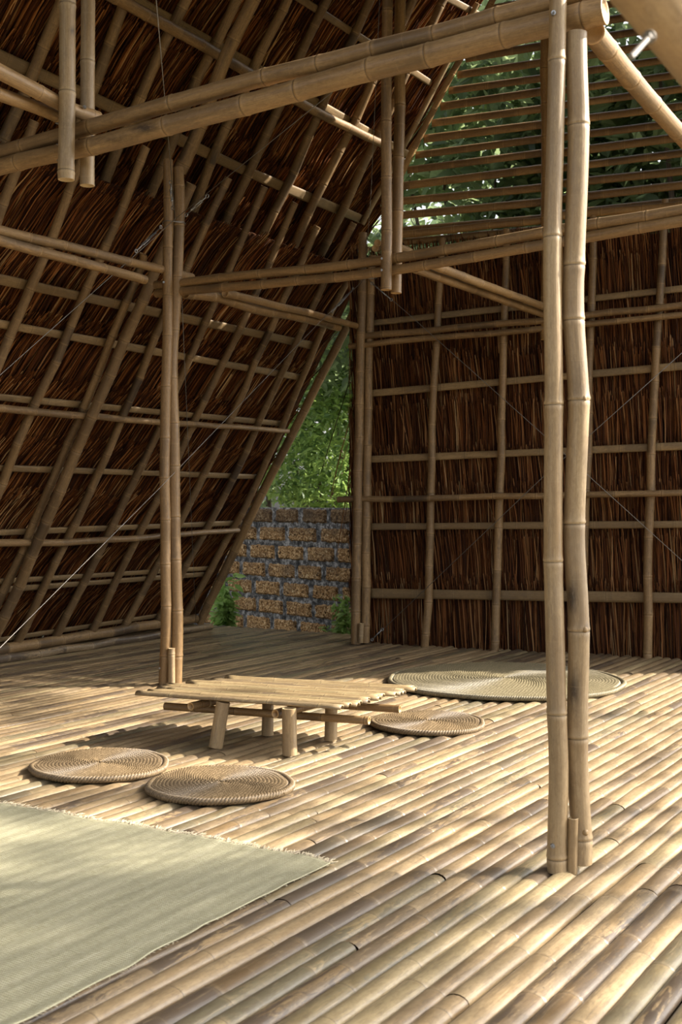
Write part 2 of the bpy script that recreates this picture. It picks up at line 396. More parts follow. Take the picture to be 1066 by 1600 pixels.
# ---------------------------------------------------------------- the floor of bamboo culms
ROT = math.atan((1680 - CX) / F) - YAW        # floor culms run a touch off the ridge direction
fd = np.array([math.sin(ROT), math.cos(ROT)]); fs_ = np.array([math.cos(ROT), -math.sin(ROT)])
def floor_end(X):
    return 10.02 if X < -5.25 else 9.47 + 0.1 * (X + 5.17)
mb = MB(); rg = random.Random(3); x = -8.1
FLOOR_ROWS = []
while x < 1.9:
    w = rg.uniform(0.066, 0.084)
    c = x + w / 2
    # row line: points p = fs_*c + fd*t
    y = -0.6 + rg.uniform(-0.5, 0)
    # where the row ends at the far wall
    t_end = 10.0
    for _ in range(4):
        X = fs_[0] * c + fd[0] * t_end; t_end = (floor_end(X) + rg.uniform(-0.005, 0.005) - fs_[1] * c) / fd[1]
    t_end += rg.uniform(-0.035, 0.05)
    t = y
    while t < t_end - 0.02:
        ln = rg.uniform(3.6, 6.0); t2 = min(t + ln, t_end)
        if t_end - t2 < 0.7: t2 = t_end
        z = rg.uniform(-0.003, 0.002)
        p0 = fs_ * (c + rg.uniform(-.003, .003)) + fd * t; p1 = fs_ * (c + rg.uniform(-.003, .003)) + fd * (t2 - 0.004)
        r = w / 2 * rg.uniform(0.99, 1.05); r2 = r * rg.uniform(0.90, 1.0)
        if rg.random() < 0.5: r, r2 = r2, r
        pts = [(p0[0], p0[1], -r + z), (p1[0], p1[1], -r2 + z)]
        # skip nothing; visible top half only carries the detail
        if X < 0.2 or True:
            pole_geo(mb, pts, r, r2, seg=9, rng=rg, node=rg.uniform(0.36, 0.56), arc=(-0.35, PI + 0.35), cap=False, wob=0.0022, bump=0.7, squash=0.62)
        t = t2
    x += w
floor = mb.build('floor', BF); tag(floor, kind='structure')
mb = MB(); box_geo(mb, (-3.1, 4.4, -0.16), 10.4, 10.8, 0.06)
for i in range(12): tube_geo(mb, [(-8.2, -0.6 + i * 0.9, -0.11), (2.0, -0.6 + i * 0.9, -0.11)], 0.035, 8)
fj = mb.build('floor', TBK); tag(fj, kind='structure')

mb = MB(); box_geo(mb, (0, 8, -0.5), 90, 90, 0.1); g = mb.build('ground', SOIL); tag(g, kind='structure')

# ---------------------------------------------------------------- thatch
def thatch(mb, O, A, H, Nn, courses, a0, a1, drift, step, seed, rad=0.0055, L=(0.65, 1.0), depth=0.10, alim=None, hmin=None, layers=2):
    r = np.random.RandomState(seed); O, A, H, Nn = (np.array(q, float) for q in (O, A, H, Nn))
    for ci, hc in enumerate(courses):
        n = int((a1 - a0) / step) * layers
        a = r.uniform(a0, a1, n); lay = r.rand(n)
        clump = np.array([noise.noise(Vector((x * 5.0, ci * 3.7, seed))) for x in a]); clump2 = np.array([noise.noise(Vector((x * 1.4, ci * 5.7, seed + 9))) for x in a])
        top = hc + 0.03 + r.rand(n) ** 1.6 * 0.12 + clump * 0.06
        ln = r.uniform(L[0], L[1], n)
        if hmin is not None: ln = np.minimum(ln, np.maximum(top - hmin, 0.05))
        dr = drift + r.normal(0, 0.038, n) + clump2 * 0.04 + (r.rand(n) < .04) * r.normal(0, .15, n)
        if alim is not None:
            keep = (a > alim(top)[0]) & (a < alim(top)[1]); a, lay, clump, top, ln, dr = (q[keep] for q in (a, lay, clump, top, ln, dr)); n = len(a)
        rr = rad * r.uniform(0.6, 1.35, n); K = 5; ts = np.linspace(0, 1, K)
        offt = -0.012 - lay * 0.05; offb = offt - depth * r.uniform(0.6, 1.2, n)
        bow = r.normal(0, 0.007, n); th = r.uniform(0, 2 * PI, n)
        V = np.zeros((n, K, 3, 3))
        for k, t in enumerate(ts):
            h = top - ln * t
            aa = a + dr * (h - hc) + bow * math.sin(PI * t); of = offt + (offb - offt) * t + (0.030 if t == 0 else 0)
            P = O + aa[:, None] * A + h[:, None] * H + of[:, None] * Nn
            q = rr * (0.55 if k == 0 else 1.0 if k < K - 1 else 0.5)
            for j in range(3):
                an = th + j * 2 * PI / 3; V[:, k, j] = P + (q * np.cos(an))[:, None] * A + (q * np.sin(an))[:, None] * Nn
        idx = np.arange(n * K * 3).reshape(n, K, 3); Q = []
        for k in range(K - 1):
            for j in range(3):
                Q.append(np.stack([idx[:, k, j], idx[:, k, (j + 1) % 3], idx[:, k + 1, (j + 1) % 3], idx[:, k + 1, j]], axis=1))
        rv = np.clip(r.rand(n) ** 1.3 * 1.0 + clump * 0.15 + clump2 * 0.15, 0, 1)
        bpr = np.repeat(np.stack([rv, r.rand(n), np.zeros(n)], axis=1), K * 3, axis=0)
        mb.fast(V.reshape(-1, 3), np.concatenate(Q), bpr=bpr)
S60, C60 = math.sin(PI / 3), math.cos(PI / 3)
RH = np.array([C60, 0, S60])                      # up the slope
RO = np.array([-7.4, 0, 0])
# lower tier: slope length 3.95
mb = MB(); low = [0.45, 0.95, 1.42, 1.90, 2.38, 2.86, 3.34, 3.84]
thatch(mb, RO, (0, 1, 0), RH, RN, low, 4.9, 10.02, 0.13, 0.0085, 11, rad=0.0052, L=(0.6, 0.95), hmin=-0.1, layers=3)
wl = mb.build('wall_left', TH, smooth=False); tag(wl, kind='structure')
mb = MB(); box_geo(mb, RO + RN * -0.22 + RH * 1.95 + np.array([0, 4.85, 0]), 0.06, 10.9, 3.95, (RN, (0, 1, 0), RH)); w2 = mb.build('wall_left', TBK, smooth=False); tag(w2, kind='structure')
# upper tier, set 0.4 m further out, overlapping it, up to the ridge
UO = RO - RN * 0.40
mb = MB(); up = [3.55 + 0.46 * i for i in range(9)]
thatch(mb, UO, (0, 1, 0), RH, RN, up, 4.4, 10.55, 0.05, 0.0088, 12, rad=0.0056, L=(0.7, 1.05), layers=3)
ce = mb.build('ceiling', TH, smooth=False); tag(ce, kind='structure')
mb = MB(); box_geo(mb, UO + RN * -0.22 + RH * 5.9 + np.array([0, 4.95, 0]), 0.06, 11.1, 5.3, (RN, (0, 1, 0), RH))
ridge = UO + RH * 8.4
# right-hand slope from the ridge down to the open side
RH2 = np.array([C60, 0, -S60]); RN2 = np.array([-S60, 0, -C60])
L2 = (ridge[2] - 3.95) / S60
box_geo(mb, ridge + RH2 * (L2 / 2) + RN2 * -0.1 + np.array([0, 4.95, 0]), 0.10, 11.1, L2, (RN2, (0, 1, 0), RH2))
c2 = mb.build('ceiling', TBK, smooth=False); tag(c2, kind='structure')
# end wall
def gz(z): return z
GA = np.array([GN[1], -GN[0], 0]); mb = MB()
thatch(mb, GP, GA, (0, 0, 1), -GN, [0.50, 0.93, 1.30, 1.62, 2.05, 2.45, 2.85, 3.20, 3.44], -0.12, 4.3, -0.02, 0.0086, 21, rad=0.0050, L=(0.7, 1.0), hmin=-0.12, layers=3)
gw = mb.build('wall_back', TG, smooth=False); tag(gw, kind='structure')
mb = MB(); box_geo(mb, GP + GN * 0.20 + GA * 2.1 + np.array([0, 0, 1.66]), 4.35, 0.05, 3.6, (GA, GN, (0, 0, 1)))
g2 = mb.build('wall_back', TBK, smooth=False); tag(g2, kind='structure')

# ---------------------------------------------------------------- sloping side: laths, rafters, purlins
# laths (flat split bamboo against the thatch), (polyline in the photograph, tier, width, label)
laths = [
 ([(-40, 428), (493, 541)], 0, .070, 'upper flat split-bamboo lath across the lower thatch slope, just under the long side beam'),
 ([(-40, 499), (470, 590)], 0, .060, 'flat split-bamboo lath across the lower thatch slope, second below the side beam'),
 ([(-40, 617), (440, 662)], 0, .052, 'thin flat lath just above the upper round purlin of the lower thatch slope'),
 ([(-40, 730), (400, 745)], 0, .050, 'flat lath midway between the two round purlins of the lower thatch slope'),
 ([(-40, 834), (377, 817)], 0, .052, 'thin flat lath just above the lower round purlin of the lower thatch slope'),
 ([(-40, 911), (326, 888)], 0, .045, 'upper of the two close laths low on the thatch slope'),
 ([(-40, 925), (324, 897)], 0, .050, 'lower of the two close laths low on the thatch slope'),
 ([(-40, 1006), (293, 955)], 0, .045, 'lowest flat lath of the thatch slope, just above the sill pole'),
 ([(-60, 62), (185, 172), (380, 265), (566, 343)], 1, .085, 'wide flat lath of the upper thatch slope crossing behind the rafters to the gable end'),
 ([(120, -52), (386, 98), (640, 243)], 1, .070, 'flat lath just above the round purlin of the upper thatch slope'),
 ([(420, -34), (673, 130)], 1, .060, 'short flat lath high on the upper slope with a pale sawn end'),
 ([(640, -34), (750, 24)], 1, .060, 'topmost lath stub beside the upper corner of the louvred gable'),
]
for i, (p, t, w, lb) in enumerate(laths):
    mb = MB(); strip_geo(mb, [on_roof(a, b_, 0.028, t) for a, b_ in p], w, 0.016, RN, random.Random(100 + i))
    tag(mb.build('bamboo_lath', BL), lb, 'bamboo lath', 'laths under the thatch slopes')
ordn = ['first', 'second', 'third', 'fourth', 'fifth', 'sixth', 'seventh', 'eighth', 'ninth', 'tenth', 'eleventh', 'twelfth', 'thirteenth']
low_r = [  # thin rafters of the lower slope, left to right
 [(-32, 420), (27, 267), (55, 190)], [(-60, 690), (5, 553), (85, 362), (133, 236)], [(-40, 855), (60, 622), (150, 420), (228, 229)],
 [(-30, 1005), (82, 750), (211, 441), (225, 397)],
 [(25, 1006), (149, 752), (250, 512), (357, 278)], [(87, 998), (211, 750), (335, 472), (414, 292)], [(141, 989), (252, 767), (387, 485), (462, 317)],
 [(194, 979), (315, 750), (432, 495), (496, 354)], [(244, 972), (363, 750), (475, 507), (552, 348)], [(290, 961), (403, 750), (502, 520), (575, 385)]]
for i, p in enumerate(low_r):
    nm = ordn[i]
    pole('bamboo_rafter', [on_roof(a, b_, 0.068, 0) for a, b_ in p], 0.036, 0.030, BR,
         '%s thin bamboo rafter of the lower thatch slope, from the left edge' % nm, 'bamboo rafter', 'rafters of the lower thatch slope', wob=0.005)
pole('bamboo_rafter', [on_roof(a, b_, 0.175, 0) for a, b_ in [(-45, 1080), (0, 980), (101, 750), (240, 425), (300, 288)]], 0.045, 0.040, BR,
     'thick main rafter laid over the round purlins, ending beside the left post pair', 'bamboo rafter', wob=0.005)
pole('bamboo_rafter', [on_roof(a, b_, 0.10, 0) for a, b_ in [(312, 974), (420, 751), (533, 528), (590, 412)]], 0.046, 0.040, BR,
     'thick end rafter framing the garden opening, leaning up from the floor corner', 'bamboo rafter', wob=0.004)
up_r = [[(-14, 275), (12, 210), (50, 120), (120, -60)], [(92, 260), (149, 127), (190, 17), (218, -50)], [(140, 340), (214, 163), (290, 0), (312, -50)],
 [(222, 335), (301, 141), (369, 0), (390, -50)], [(292, 352), (338, 239), (408, 82), (447, 0), (470, -50)],
 [(338, 385), (397, 253), (467, 93), (512, 0), (534, -50)], [(390, 400), (445, 300), (512, 146), (580, 0), (600, -50)], [(444, 420), (498, 300), (580, 132), (645, 0), (665, -40)], [(492, 415), (535, 326), (577, 239), (673, 40), (715, -40)]]
for i, p in enumerate(up_r):
    pole('bamboo_rafter', [on_roof(a, b_, 0.068, 1) for a, b_ in p], 0.041, 0.037, BR,
         '%s round bamboo rafter of the upper thatch slope, from the left edge' % ordn[i], 'bamboo rafter', 'rafters of the upper thatch slope', wob=0.006)
pole('bamboo_rafter', [on_roof(a, b_, -0.02, 0) for a, b_ in [(281, 268), (312, 197), (352, 90), (397, 0), (420, -50)]], 0.050, 0.046, BR,
     'stout rafter rising from the head of the left post pair', 'bamboo rafter', wob=0.004)
pole('bamboo_rafter', [on_roof(a, b_, 0.06, 1) for a, b_ in [(566, 350), (632, 226), (700, 96), (745, 5)]], 0.028, 0.026, BP,
     'slender pale sunlit rafter at the very end of the upper thatch slope', 'bamboo rafter', wob=0.004)
pole('bamboo_purlin', [on_roof(a, b_, 0.125, 0) for a, b_ in [(-40, 634), (200, 656), (450, 673)]], 0.029, 0.022, BR, 'upper round purlin tied across the lower thatch slope', 'bamboo purlin')
pole('bamboo_purlin', [on_roof(a, b_, 0.125, 0) for a, b_ in [(-40, 850), (150, 845), (372, 828)]], 0.031, 0.024, BR, 'lower round purlin tied across the lower thatch slope', 'bamboo purlin')
pole('bamboo_purlin', [on_roof(a, b_, 0.135, 1) for a, b_ in [(100, -44), (200, 6), (343, 86), (465, 158), (597, 225)]], 0.042, 0.036, BR, 'round purlin crossing the upper thatch slope above the long beams', 'bamboo purlin')
pole('bamboo_sill', [on_roof(a, b_, 0.10, 0) for a, b_ in [(-60, 1024), (0, 1014), (120, 996), (248, 975), (306, 967)]], 0.048, 0.044, BR, 'sill pole along the foot of the thatch slope with lashed rafters', 'bamboo pole')
p0 = on_floor(-60, 1041, 0.03); p1 = on_floor(330, 979, 0.03)
pole('bamboo_sill', [p0, p1], 0.036, 0.032, BF, 'edge pole lying on the floor below the sill pole, ending at the garden opening', 'bamboo pole')

# ---------------------------------------------------------------- end wall: laths, studs, rails
gl = [([(572, 506), (1110, 446)], .055, 'uppermost flat lath on the end wall, just above the double rail'),
 ([(576, 615), (1110, 568)], .060, 'flat lath on the end wall, first below the double rail'),
 ([(574, 718), (1110, 695)], .060, 'flat lath on the end wall, second below the double rail'),
 ([(576, 823), (1110, 819)], .060, 'flat lath on the end wall just below the single round rail'),
 ([(576, 927), (1110, 935)], .085, 'wide lowest flat lath of the end wall, about knee high')]
for i, (p, w, lb) in enumerate(gl):
    mb = MB(); strip_geo(mb, [on_gable(a, b_, 0.03) for a, b_ in p], w, 0.018, -GN, random.Random(200 + i))
    tag(mb.build('bamboo_lath', BL), lb, 'bamboo lath', 'laths on the end wall')
studs = [([(664, 1014), (670, 900), (677, 640), (685, 470), (691, 372)], 'stud of the end wall nearest the corner post pair'),
 ([(772, 1020), (781, 780), (784, 640), (788, 500), (792, 358)], 'stud of the end wall just left of the big double post'),
 ([(904, 1024), (914, 820), (922, 560), (929, 332)], 'stud of the end wall half hidden behind the big double post'),
 ([(1011, 1031), (1014, 900), (1021, 640), (1030, 480), (1039, 312)], 'rightmost stud of the end wall, near the edge of the photo')]
for p, lb in studs:
    pole('bamboo_stud', [on_gable(a, b_, 0.075) for a, b_ in p], 0.037, 0.030, BR, lb, 'bamboo stud', 'studs of the end wall', wob=0.005)
for p, r, lb in [([(556, 527), (843, 500), (1110, 473)], .030, 'upper pole of the double rail across the end wall'), ([(546, 540), (843, 514), (1110, 487)], .027, 'lower pole of the double rail across the end wall'),
           ([(528, 781), (850, 775), (1110, 770)], .028, 'single round rail across the end wall, poking out past the corner posts')]:
    pole('bamboo_rail', [on_gable(a, b_, 0.14) for a, b_ in p], r, r * .92, BR, lb, 'bamboo rail')
# corner posts of the end wall
pole('bamboo_post', [on_Y(a, b_, 9.30) for a, b_ in [(556, 1006), (557, 900), (562, 640), (566, 440), (567, 364)]], 0.043, 0.038, BR, 'front pole of the corner post pair at the garden opening', 'bamboo post', wob=0.003)
pole('bamboo_post', [on_Y(a, b_, 9.36) for a, b_ in [(571, 1004), (572, 900), (575, 640), (580, 440), (583, 400)]], 0.041, 0.036, BR, 'second pole of the corner post pair, against the end wall thatch', 'bamboo post', wob=0.003)
pole('bamboo_block', [on_Y(563, 1004, 9.27), on_Y(564, 974, 9.27)], 0.024, 0.024, BP, 'short bamboo spacer standing at the foot of the corner post pair', 'bamboo spacer')
pole('bamboo_stub', [on_Y(611, 382, 6.75), on_Y(640, 392, 7.6)], 0.026, 0.026, BR, 'short round pole end poking out beside the central hanging poles', 'bamboo pole')
for k, (a, b_) in enumerate(((586, 388), (590, 379))):
    pole('bamboo_stub', [on_Y(a, b_, 9.1), on_Y(a + 5, b_ + 1, 9.42)], 0.030, 0.028, BR, ['lower', 'upper'][k] + ' short ridge-wise pole end at the head of the corner post pair', 'bamboo pole')

# ---------------------------------------------------------------- louvred gable
XK = -3.42                                       # centre pole line
def gy(X): return 9.46 + 0.1 * (X + 5.17) + 0.02
def slat_panel(name, fn_left, fn_right, zs, seed, parent):
    mb = MB(); rg = random.Random(seed)
    for z in zs:
        xa, xb = fn_left(z), fn_right(z)
        if xb - xa < 0.1: continue
        # split culm: a curved blade, tilted so its hollow looks down and out
        n = int((xb - xa) / 0.05) + 2; w = rg.uniform(0.082, 0.092); tl = math.radians(66 + rg.uniform(-6, 6)); V = []; bc = []; bp = []; nv = []; cr = rg.random()
        ph = rg.uniform(0, .3); th = 0.007; dz = rg.uniform(-.004, .004); sl = rg.uniform(-.0006, .0006)
        prof = []
        for q in range(7):
            a = math.radians(-62 + 124 * q / 6); prof.append((w * .56 * math.sin(a), w * .56 * math.cos(a) - w * .3))
        prof += [(p_[0] * .86, p_[1] - th) for p_ in prof[::-1]]
        for i in range(n):
            X = xa + (xb - xa) * i / (n - 1); nd = (X - ph + .16) % .32 - .16
            for a, b_ in prof:
                k = 1.06 if abs(nd) < .03 else 1
                ya = a * math.cos(tl) - b_ * k * math.sin(tl); za = a * math.sin(tl) + b_ * k * math.cos(tl)
                V.append((X, gy(X) + ya, z + za + dz + sl * i)); bc.append((a + cr * 7, b_, X + cr * 31)); bp.append((cr, (cr * 7 + int((X - ph) / .32) * .37) % 1, 0)); nv.append(nd)
        k = len(prof); fs = []
        for i in range(n - 1):
            for j in range(k): fs.append((i * k + j, i * k + (j + 1) % k, (i + 1) * k + (j + 1) % k, (i + 1) * k + j))
        fs.append(tuple(range(k))[::-1]); fs.append(tuple((n - 1) * k + j for j in range(k)))
        mb.add(V, fs, bco=np.array(bc), bpr=np.array(bp), nd=np.array(nv))
    return mb.build(name, BS, parent)
def edgeL(z): return -4.80 + max(0, (z - 4.05) / 1.70)
zs = [3.66 + 0.130 * i for i in range(23)]
s1 = empty('louvred_screen', (-4.0, gy(-4.0), 3.6), 'louvred bamboo screen filling the gable left of the big double post', 'louvred screen')
slat_panel('slat_panel', edgeL, lambda z: XK - 0.05, zs, 31, s1)
mb = MB(); pole_geo(mb, [(-4.82, gy(-4.8) - .04, 3.55), (-4.82, gy(-4.8) - .04, 4.05), (-3.5, gy(-3.5) - .04, 6.25)], .03, rng=random.Random(5)); mb.build('side_pole', BS, s1)
mb = MB(); pole_geo(mb, [(-4.86, gy(-4.8) - .10, 3.60), (XK, gy(XK) - .10, 3.60)], .034, rng=random.Random(6)); mb.build('bottom_rail', BS, s1)
s2 = empty('louvred_screen', (-2.0, gy(-2.0), 3.6), 'louvred bamboo screen filling the gable right of the big double post', 'louvred screen')
slat_panel('slat_panel', lambda z: XK + 0.05, lambda z: -1.1 - max(0, (z - 4.9) / 1.7), zs, 33, s2)
mb = MB(); pole_geo(mb, [(XK, gy(XK) - .10, 3.62), (-0.9, gy(-0.9) - .10, 3.60)], .036, rng=random.Random(7)); mb.build('bottom_rail', BS, s2)
pole('bamboo_rail', [(-4.9, gy(-4.9) + .02, 3.555), (-0.9, gy(-.9) + .02, 3.545)], .032, .030, BL, 'pale rail along the top of the end wall thatch, under the louvres', 'bamboo rail')
pole('hanging_pole', [(XK - .03, gy(XK) - .14, 6.3), (XK - .03, gy(XK) - .14, 2.60)], .040, .040, BS, 'dark hanging pole at the gable beside the big double post, left of its pair', 'bamboo post')
pole('hanging_pole', [(XK + .07, gy(XK) - .12, 6.3), (XK + .07, gy(XK) - .12, 2.72)], .040, .040, BS, 'dark hanging pole at the gable mostly hidden by the big double post', 'bamboo post')

# ---------------------------------------------------------------- bolts and metal
def bolt_geo(mb, p, d, s=1.0):
    p = np.array(p, float); d = np.array(d, float); d /= np.linalg.norm(d)
    tube_geo(mb, [p - d * .01, p + d * .004 * s], .013 * s, 16); tube_geo(mb, [p, p + d * .013 * s], .0085 * s, 6); tube_geo(mb, [p, p + d * .026 * s], .0045 * s, 10)
def bolt(parent, p, d, s=1.0):
    s *= .62
    mb = MB(); bolt_geo(mb, p, d, s); return mb.build('bolt', STEEL, parent, smooth=False)
TOCAM = -np.array([EF[0], EF[1], 0])

# ---------------------------------------------------------------- near frame (Y about 3.9)
YF = 3.93
main1 = pole('bamboo_post', [on_Y(a, b_, YF) for a, b_ in [(871, 1362), (870, 1330), (873, 1200), (870, 1100), (868, 1000), (865, 880), (865, 760), (866, 600), (863, 400), (868, 200), (872, 0), (874, -150)]], 0.0345, 0.029, BP,
     'near pole of the big double post, running up past the top of the photo', 'bamboo post', wob=0.0012, npx=(1, [1340, 1115, 877, 632, 370, 95, -120]), seg=28, fine=.03, soot=[(858, 610, 10, 5, .5), (872, 15, 5, 8, .3), (860, 1150, 9, 60, .22)])
main2 = pole('bamboo_post', [on_Y(a, b_, YF + 0.055) for a, b_ in [(909, 1349), (909, 1310), (903, 1200), (903, 1100), (905, 980), (897, 850), (898, 780), (905, 640), (904, 600), (897, 480), (897, 400), (904, 220), (901, 100), (900, 52)]], 0.0365, 0.037, BP,
     'crooked pole of the big double post, ending under the long beam', 'bamboo post', wob=0.0012, npx=(1, [1310, 1152, 985, 818, 625, 500, 415, 196]), seg=28, fine=.02, soot=[(893, 935, 9, 26, 1.1), (897, 1080, 9, 28, 1.0), (918, 985, 5, 12, .7), (903, 600, 10, 30, .3), (894, 1230, 5, 30, .4)])
pole('bamboo_block', [on_Y(895, 1364, YF + .02), on_Y(895, 1278, YF + .02)], 0.0185, 0.0185, BP, 'short bamboo spacer at the foot of the big double post', 'bamboo spacer', node=.5, phase=.45, seg=18)
for kx, ky, kr in ((915, 622, .0085), (916, 984, .0085), (917, 1301, .0095)):   # branch scars
    c_ = on_Y(kx, ky, YF + .035); dn = np.array([EX[0], EX[1], 0]) * .75 + TOCAM * .65; dn /= np.linalg.norm(dn); mb = MB()
    u_, v_ = frame_of(dn)
    tube_geo(mb, [c_ - dn * .008 + kr * 0 * u_, c_ + dn * .001, c_ + dn * .004, c_ + dn * .0045], [kr * 1.5, kr * 1.15, kr * .8, kr * .3], 12)
    mb.build('knot', BL, main2)
bolt(main1, on_Y(865, 20, YF - .034), TOCAM); bolt(main1, on_Y(864, 1322, YF - .036), TOCAM)
beamL = pole('bamboo_beam', [on_Y(a, b_, YF + 0.085) for a, b_ in [(-70, 282), (30, 252), (145, 229), (265, 196), (400, 160), (533, 122), (668, 86), (788, 55), (946, 18)]], 0.0375, 0.046, BB,
     'lower of the two long beams across the top of the photo, with a sawn end past the big post', 'bamboo beam', wob=0.002, npx=(0, [28, 145, 262, 383, 467, 580, 670, 788, 913]), seg=28, fine=.03, soot=[(225, 200, 22, 9, 1.0), (180, 218, 45, 10, .55), (660, 80, 30, 20, .2)])
beamU = pole('bamboo_beam', [on_Y(a, b_, YF + 0.10) for a, b_ in [(-70, 254), (0, 238), (150, 196), (270, 162), (415, 122), (533, 92), (633, 65), (778, 28), (858, 6), (960, -22)]], 0.034, 0.035, BB,
     'upper of the two long beams across the top of the photo', 'bamboo beam', wob=0.002, npx=(0, [38, 143, 270, 415, 500, 585, 680, 778]), seg=28, fine=.03, soot=[(235, 183, 30, 6, .5), (450, 115, 40, 7, .3)])
h1 = pole('hanging_pole', [on_Y(a, b_, YF - .02) for a, b_ in [(107, -120), (106, 0), (105, 150), (104, 281)]], 0.035, 0.0355, BP, 'front hanging pole at upper left with a sawn lower end, bolted to the long beams', 'bamboo post', wob=0.0015, npx=(1, [8, 145, 268]), seg=24, fine=.03, soot=[(113, 48, 4, 5, .8), (102, 190, 16, 30, .3)])
h2 = pole('hanging_pole', [on_Y(a, b_, YF + .19) for a, b_ in [(137, -120), (138, 0), (137, 150), (136, 290)]], 0.0315, 0.0325, BP, 'rear hanging pole at upper left, behind the long beams', 'bamboo post', wob=0.0015, npx=(1, [97, -20, 215]), seg=24)
for a, b_ in ((92, 193), (93, 226), (94, 251)): bolt(h1, on_Y(a, b_, YF - .03), np.array([-EX[0], -EX[1], 0]) + TOCAM * .5, .9)
pole('bamboo_beam', [on_X(a, b_, -3.62) for a, b_ in [(-60, 82), (0, 112), (60, 143), (110, 170), (152, 184)]], 0.034, 0.030, BB, 'upper lengthwise pole at upper left ending between the hanging poles', 'bamboo beam', wob=.002, seg=20)
pole('bamboo_beam', [on_X(a, b_, -3.70) for a, b_ in [(-60, 122), (0, 147), (50, 165), (92, 182)]], 0.029, 0.028, BB, 'lower lengthwise pole at upper left ending behind the front hanging pole', 'bamboo beam', wob=.002, seg=20)
bolt(h1, on_X(132, 167, -3.58), TOCAM, 0.9)
pole('bamboo_beam', [on_X(a, b_, -1.30) for a, b_ in [(927, 53), (960, 92), (1010, 150), (1066, 214), (1090, 240)]], 0.040, 0.034, BB, 'lengthwise beam sloping down at upper right from the head of the big double post', 'bamboo beam', wob=.002, seg=20)
# near eave pole, out of focus, with its bolt
def near_pt(x, y, X): return on_X(x, y, X)
near = pole('bamboo_beam', [near_pt(a, b_, -0.42) for a, b_ in [(975, -90), (1061, 29), (1113, 101), (1240, 276)]], 0.054, 0.054, BP, 'large blurred bamboo beam close to the camera at the upper right corner', 'bamboo beam', wob=.0, seg=28, node=3, phase=.02)
q0 = near_pt(1016, 56, -0.42) ; q1 = near_pt(983, 94, -0.42) + TOCAM * .01; d = q1 - q0; L_ = np.linalg.norm(d); d /= L_
mb = MB(); tube_geo(mb, [q0 - d * .01, q0 + d * L_], .0036, 12); tube_geo(mb, [q0 + d * .010, q0 + d * .017], .0065, 6); tube_geo(mb, [q0 + d * .006, q0 + d * .009], .009, 20); mb.build('bolt', CABLE, near, smooth=False)

# ---------------------------------------------------------------- middle frame (Y about 6.6)
YM = 6.60
mp = pole('bamboo_post', [on_Y(a, b_, YM) for a, b_ in [(255, 1073), (258, 980), (258, 850), (258, 700), (261, 560), (262, 440), (264, 330), (263, 250)]], 0.037, 0.034, BB, 'front pole of the left post pair, carrying the side beam', 'bamboo post', wob=.002, seg=18)
mq = pole('bamboo_post', [on_Y(a, b_, YM + .06) for a, b_ in [(275, 1068), (276, 980), (273, 850), (272, 700), (270, 560), (277, 440), (281, 330), (279, 262)]], 0.041, 0.037, BB, 'rear pole of the left post pair, darker and slightly thicker', 'bamboo post', wob=.003, seg=18)
pole('bamboo_block', [on_Y(268, 1068, YM - .01), on_Y(268, 1013, YM - .01)], .024, .024, BP, 'short bamboo spacer at the foot of the left post pair', 'bamboo spacer', node=.5, phase=.2)
pole('bamboo_beam', [on_Y(a, b_, YM + .07) for a, b_ in [(243, 446), (267, 444), (400, 429), (500, 419), (594, 407), (700, 390), (848, 364), (1110, 322)]], .030, .033, BB, 'upper pole of the middle tie beam from the left post pair to the right edge', 'bamboo beam', wob=.002)
pole('bamboo_beam', [on_Y(a, b_, YM + .07) for a, b_ in [(244, 458), (269, 456), (400, 445), (500, 436), (594, 425), (700, 408), (848, 383), (1110, 338)]], .029, .032, BB, 'lower pole of the middle tie beam from the left post pair to the right edge', 'bamboo beam', wob=.002)
XS = -5.14
pole('bamboo_beam', [on_X(a, b_, XS) for a, b_ in [(-70, 342), (0, 360), (120, 388), (220, 413), (300, 433)]], .032, .029, BB, 'upper pole of the long side beam running in from the left edge to the left post pair', 'bamboo beam', wob=.002)
pole('bamboo_beam', [on_X(a, b_, XS + .02) for a, b_ in [(-70, 355), (0, 376), (120, 408), (226, 437)]], .032, .030, BB, 'lower pole of the long side beam running in from the left edge', 'bamboo beam', wob=.002)
pole('bamboo_beam', [on_X(a, b_, XS - .03) for a, b_ in [(290, 459), (340, 464), (397, 484), (450, 493), (500, 503), (529, 512)]], .038, .036, BB, 'thick dark side beam beyond the left post pair, ringed by pale nodes', 'bamboo beam', wob=.003, node=.24)
pole('bamboo_beam', [on_X(a, b_, XS + .04) for a, b_ in [(352, 458), (430, 477), (500, 493), (583, 517)]], .030, .026, BB, 'slender side beam lying above the thick dark one, reaching the corner posts', 'bamboo beam', wob=.002)
k1 = pole('hanging_pole', [on_Y(a, b_, YM - .01) for a, b_ in [(607, -100), (606, 0), (604, 200), (603, 453)]], .032, .034, BR, 'dark-stained front pole of the central hanging pair', 'bamboo post', wob=.002, seg=18)
k2 = pole('hanging_pole', [on_Y(a, b_, YM + .15) for a, b_ in [(626, -100), (625, 0), (624, 200), (619, 458)]], .035, .035, BB, 'rear pole of the central hanging pair, lighter brown', 'bamboo post', wob=.002, seg=18)
for a, b_ in ((603, 404), (603, 422)): bolt(k1, on_Y(a - 6, b_, YM - .04), TOCAM, .9)
bolt(mp, on_Y(256, 441, YM - .035), TOCAM, .9); bolt(mp, on_Y(250, 1044, YM - .03), TOCAM, .9)
pole('bamboo_beam', [on_X(a, b_, XK - .02) for a, b_ in [(650, 420), (847, 491)]], .031, .029, BB, 'lower lengthwise pole from the central hanging pair to the gable', 'bamboo beam', wob=.002)
pole('bamboo_beam', [on_X(a, b_, XK + .05) for a, b_ in [(672, 413), (862, 484)]], .031, .029, BB, 'upper lengthwise pole from the central hanging pair to the gable', 'bamboo beam', wob=.002)
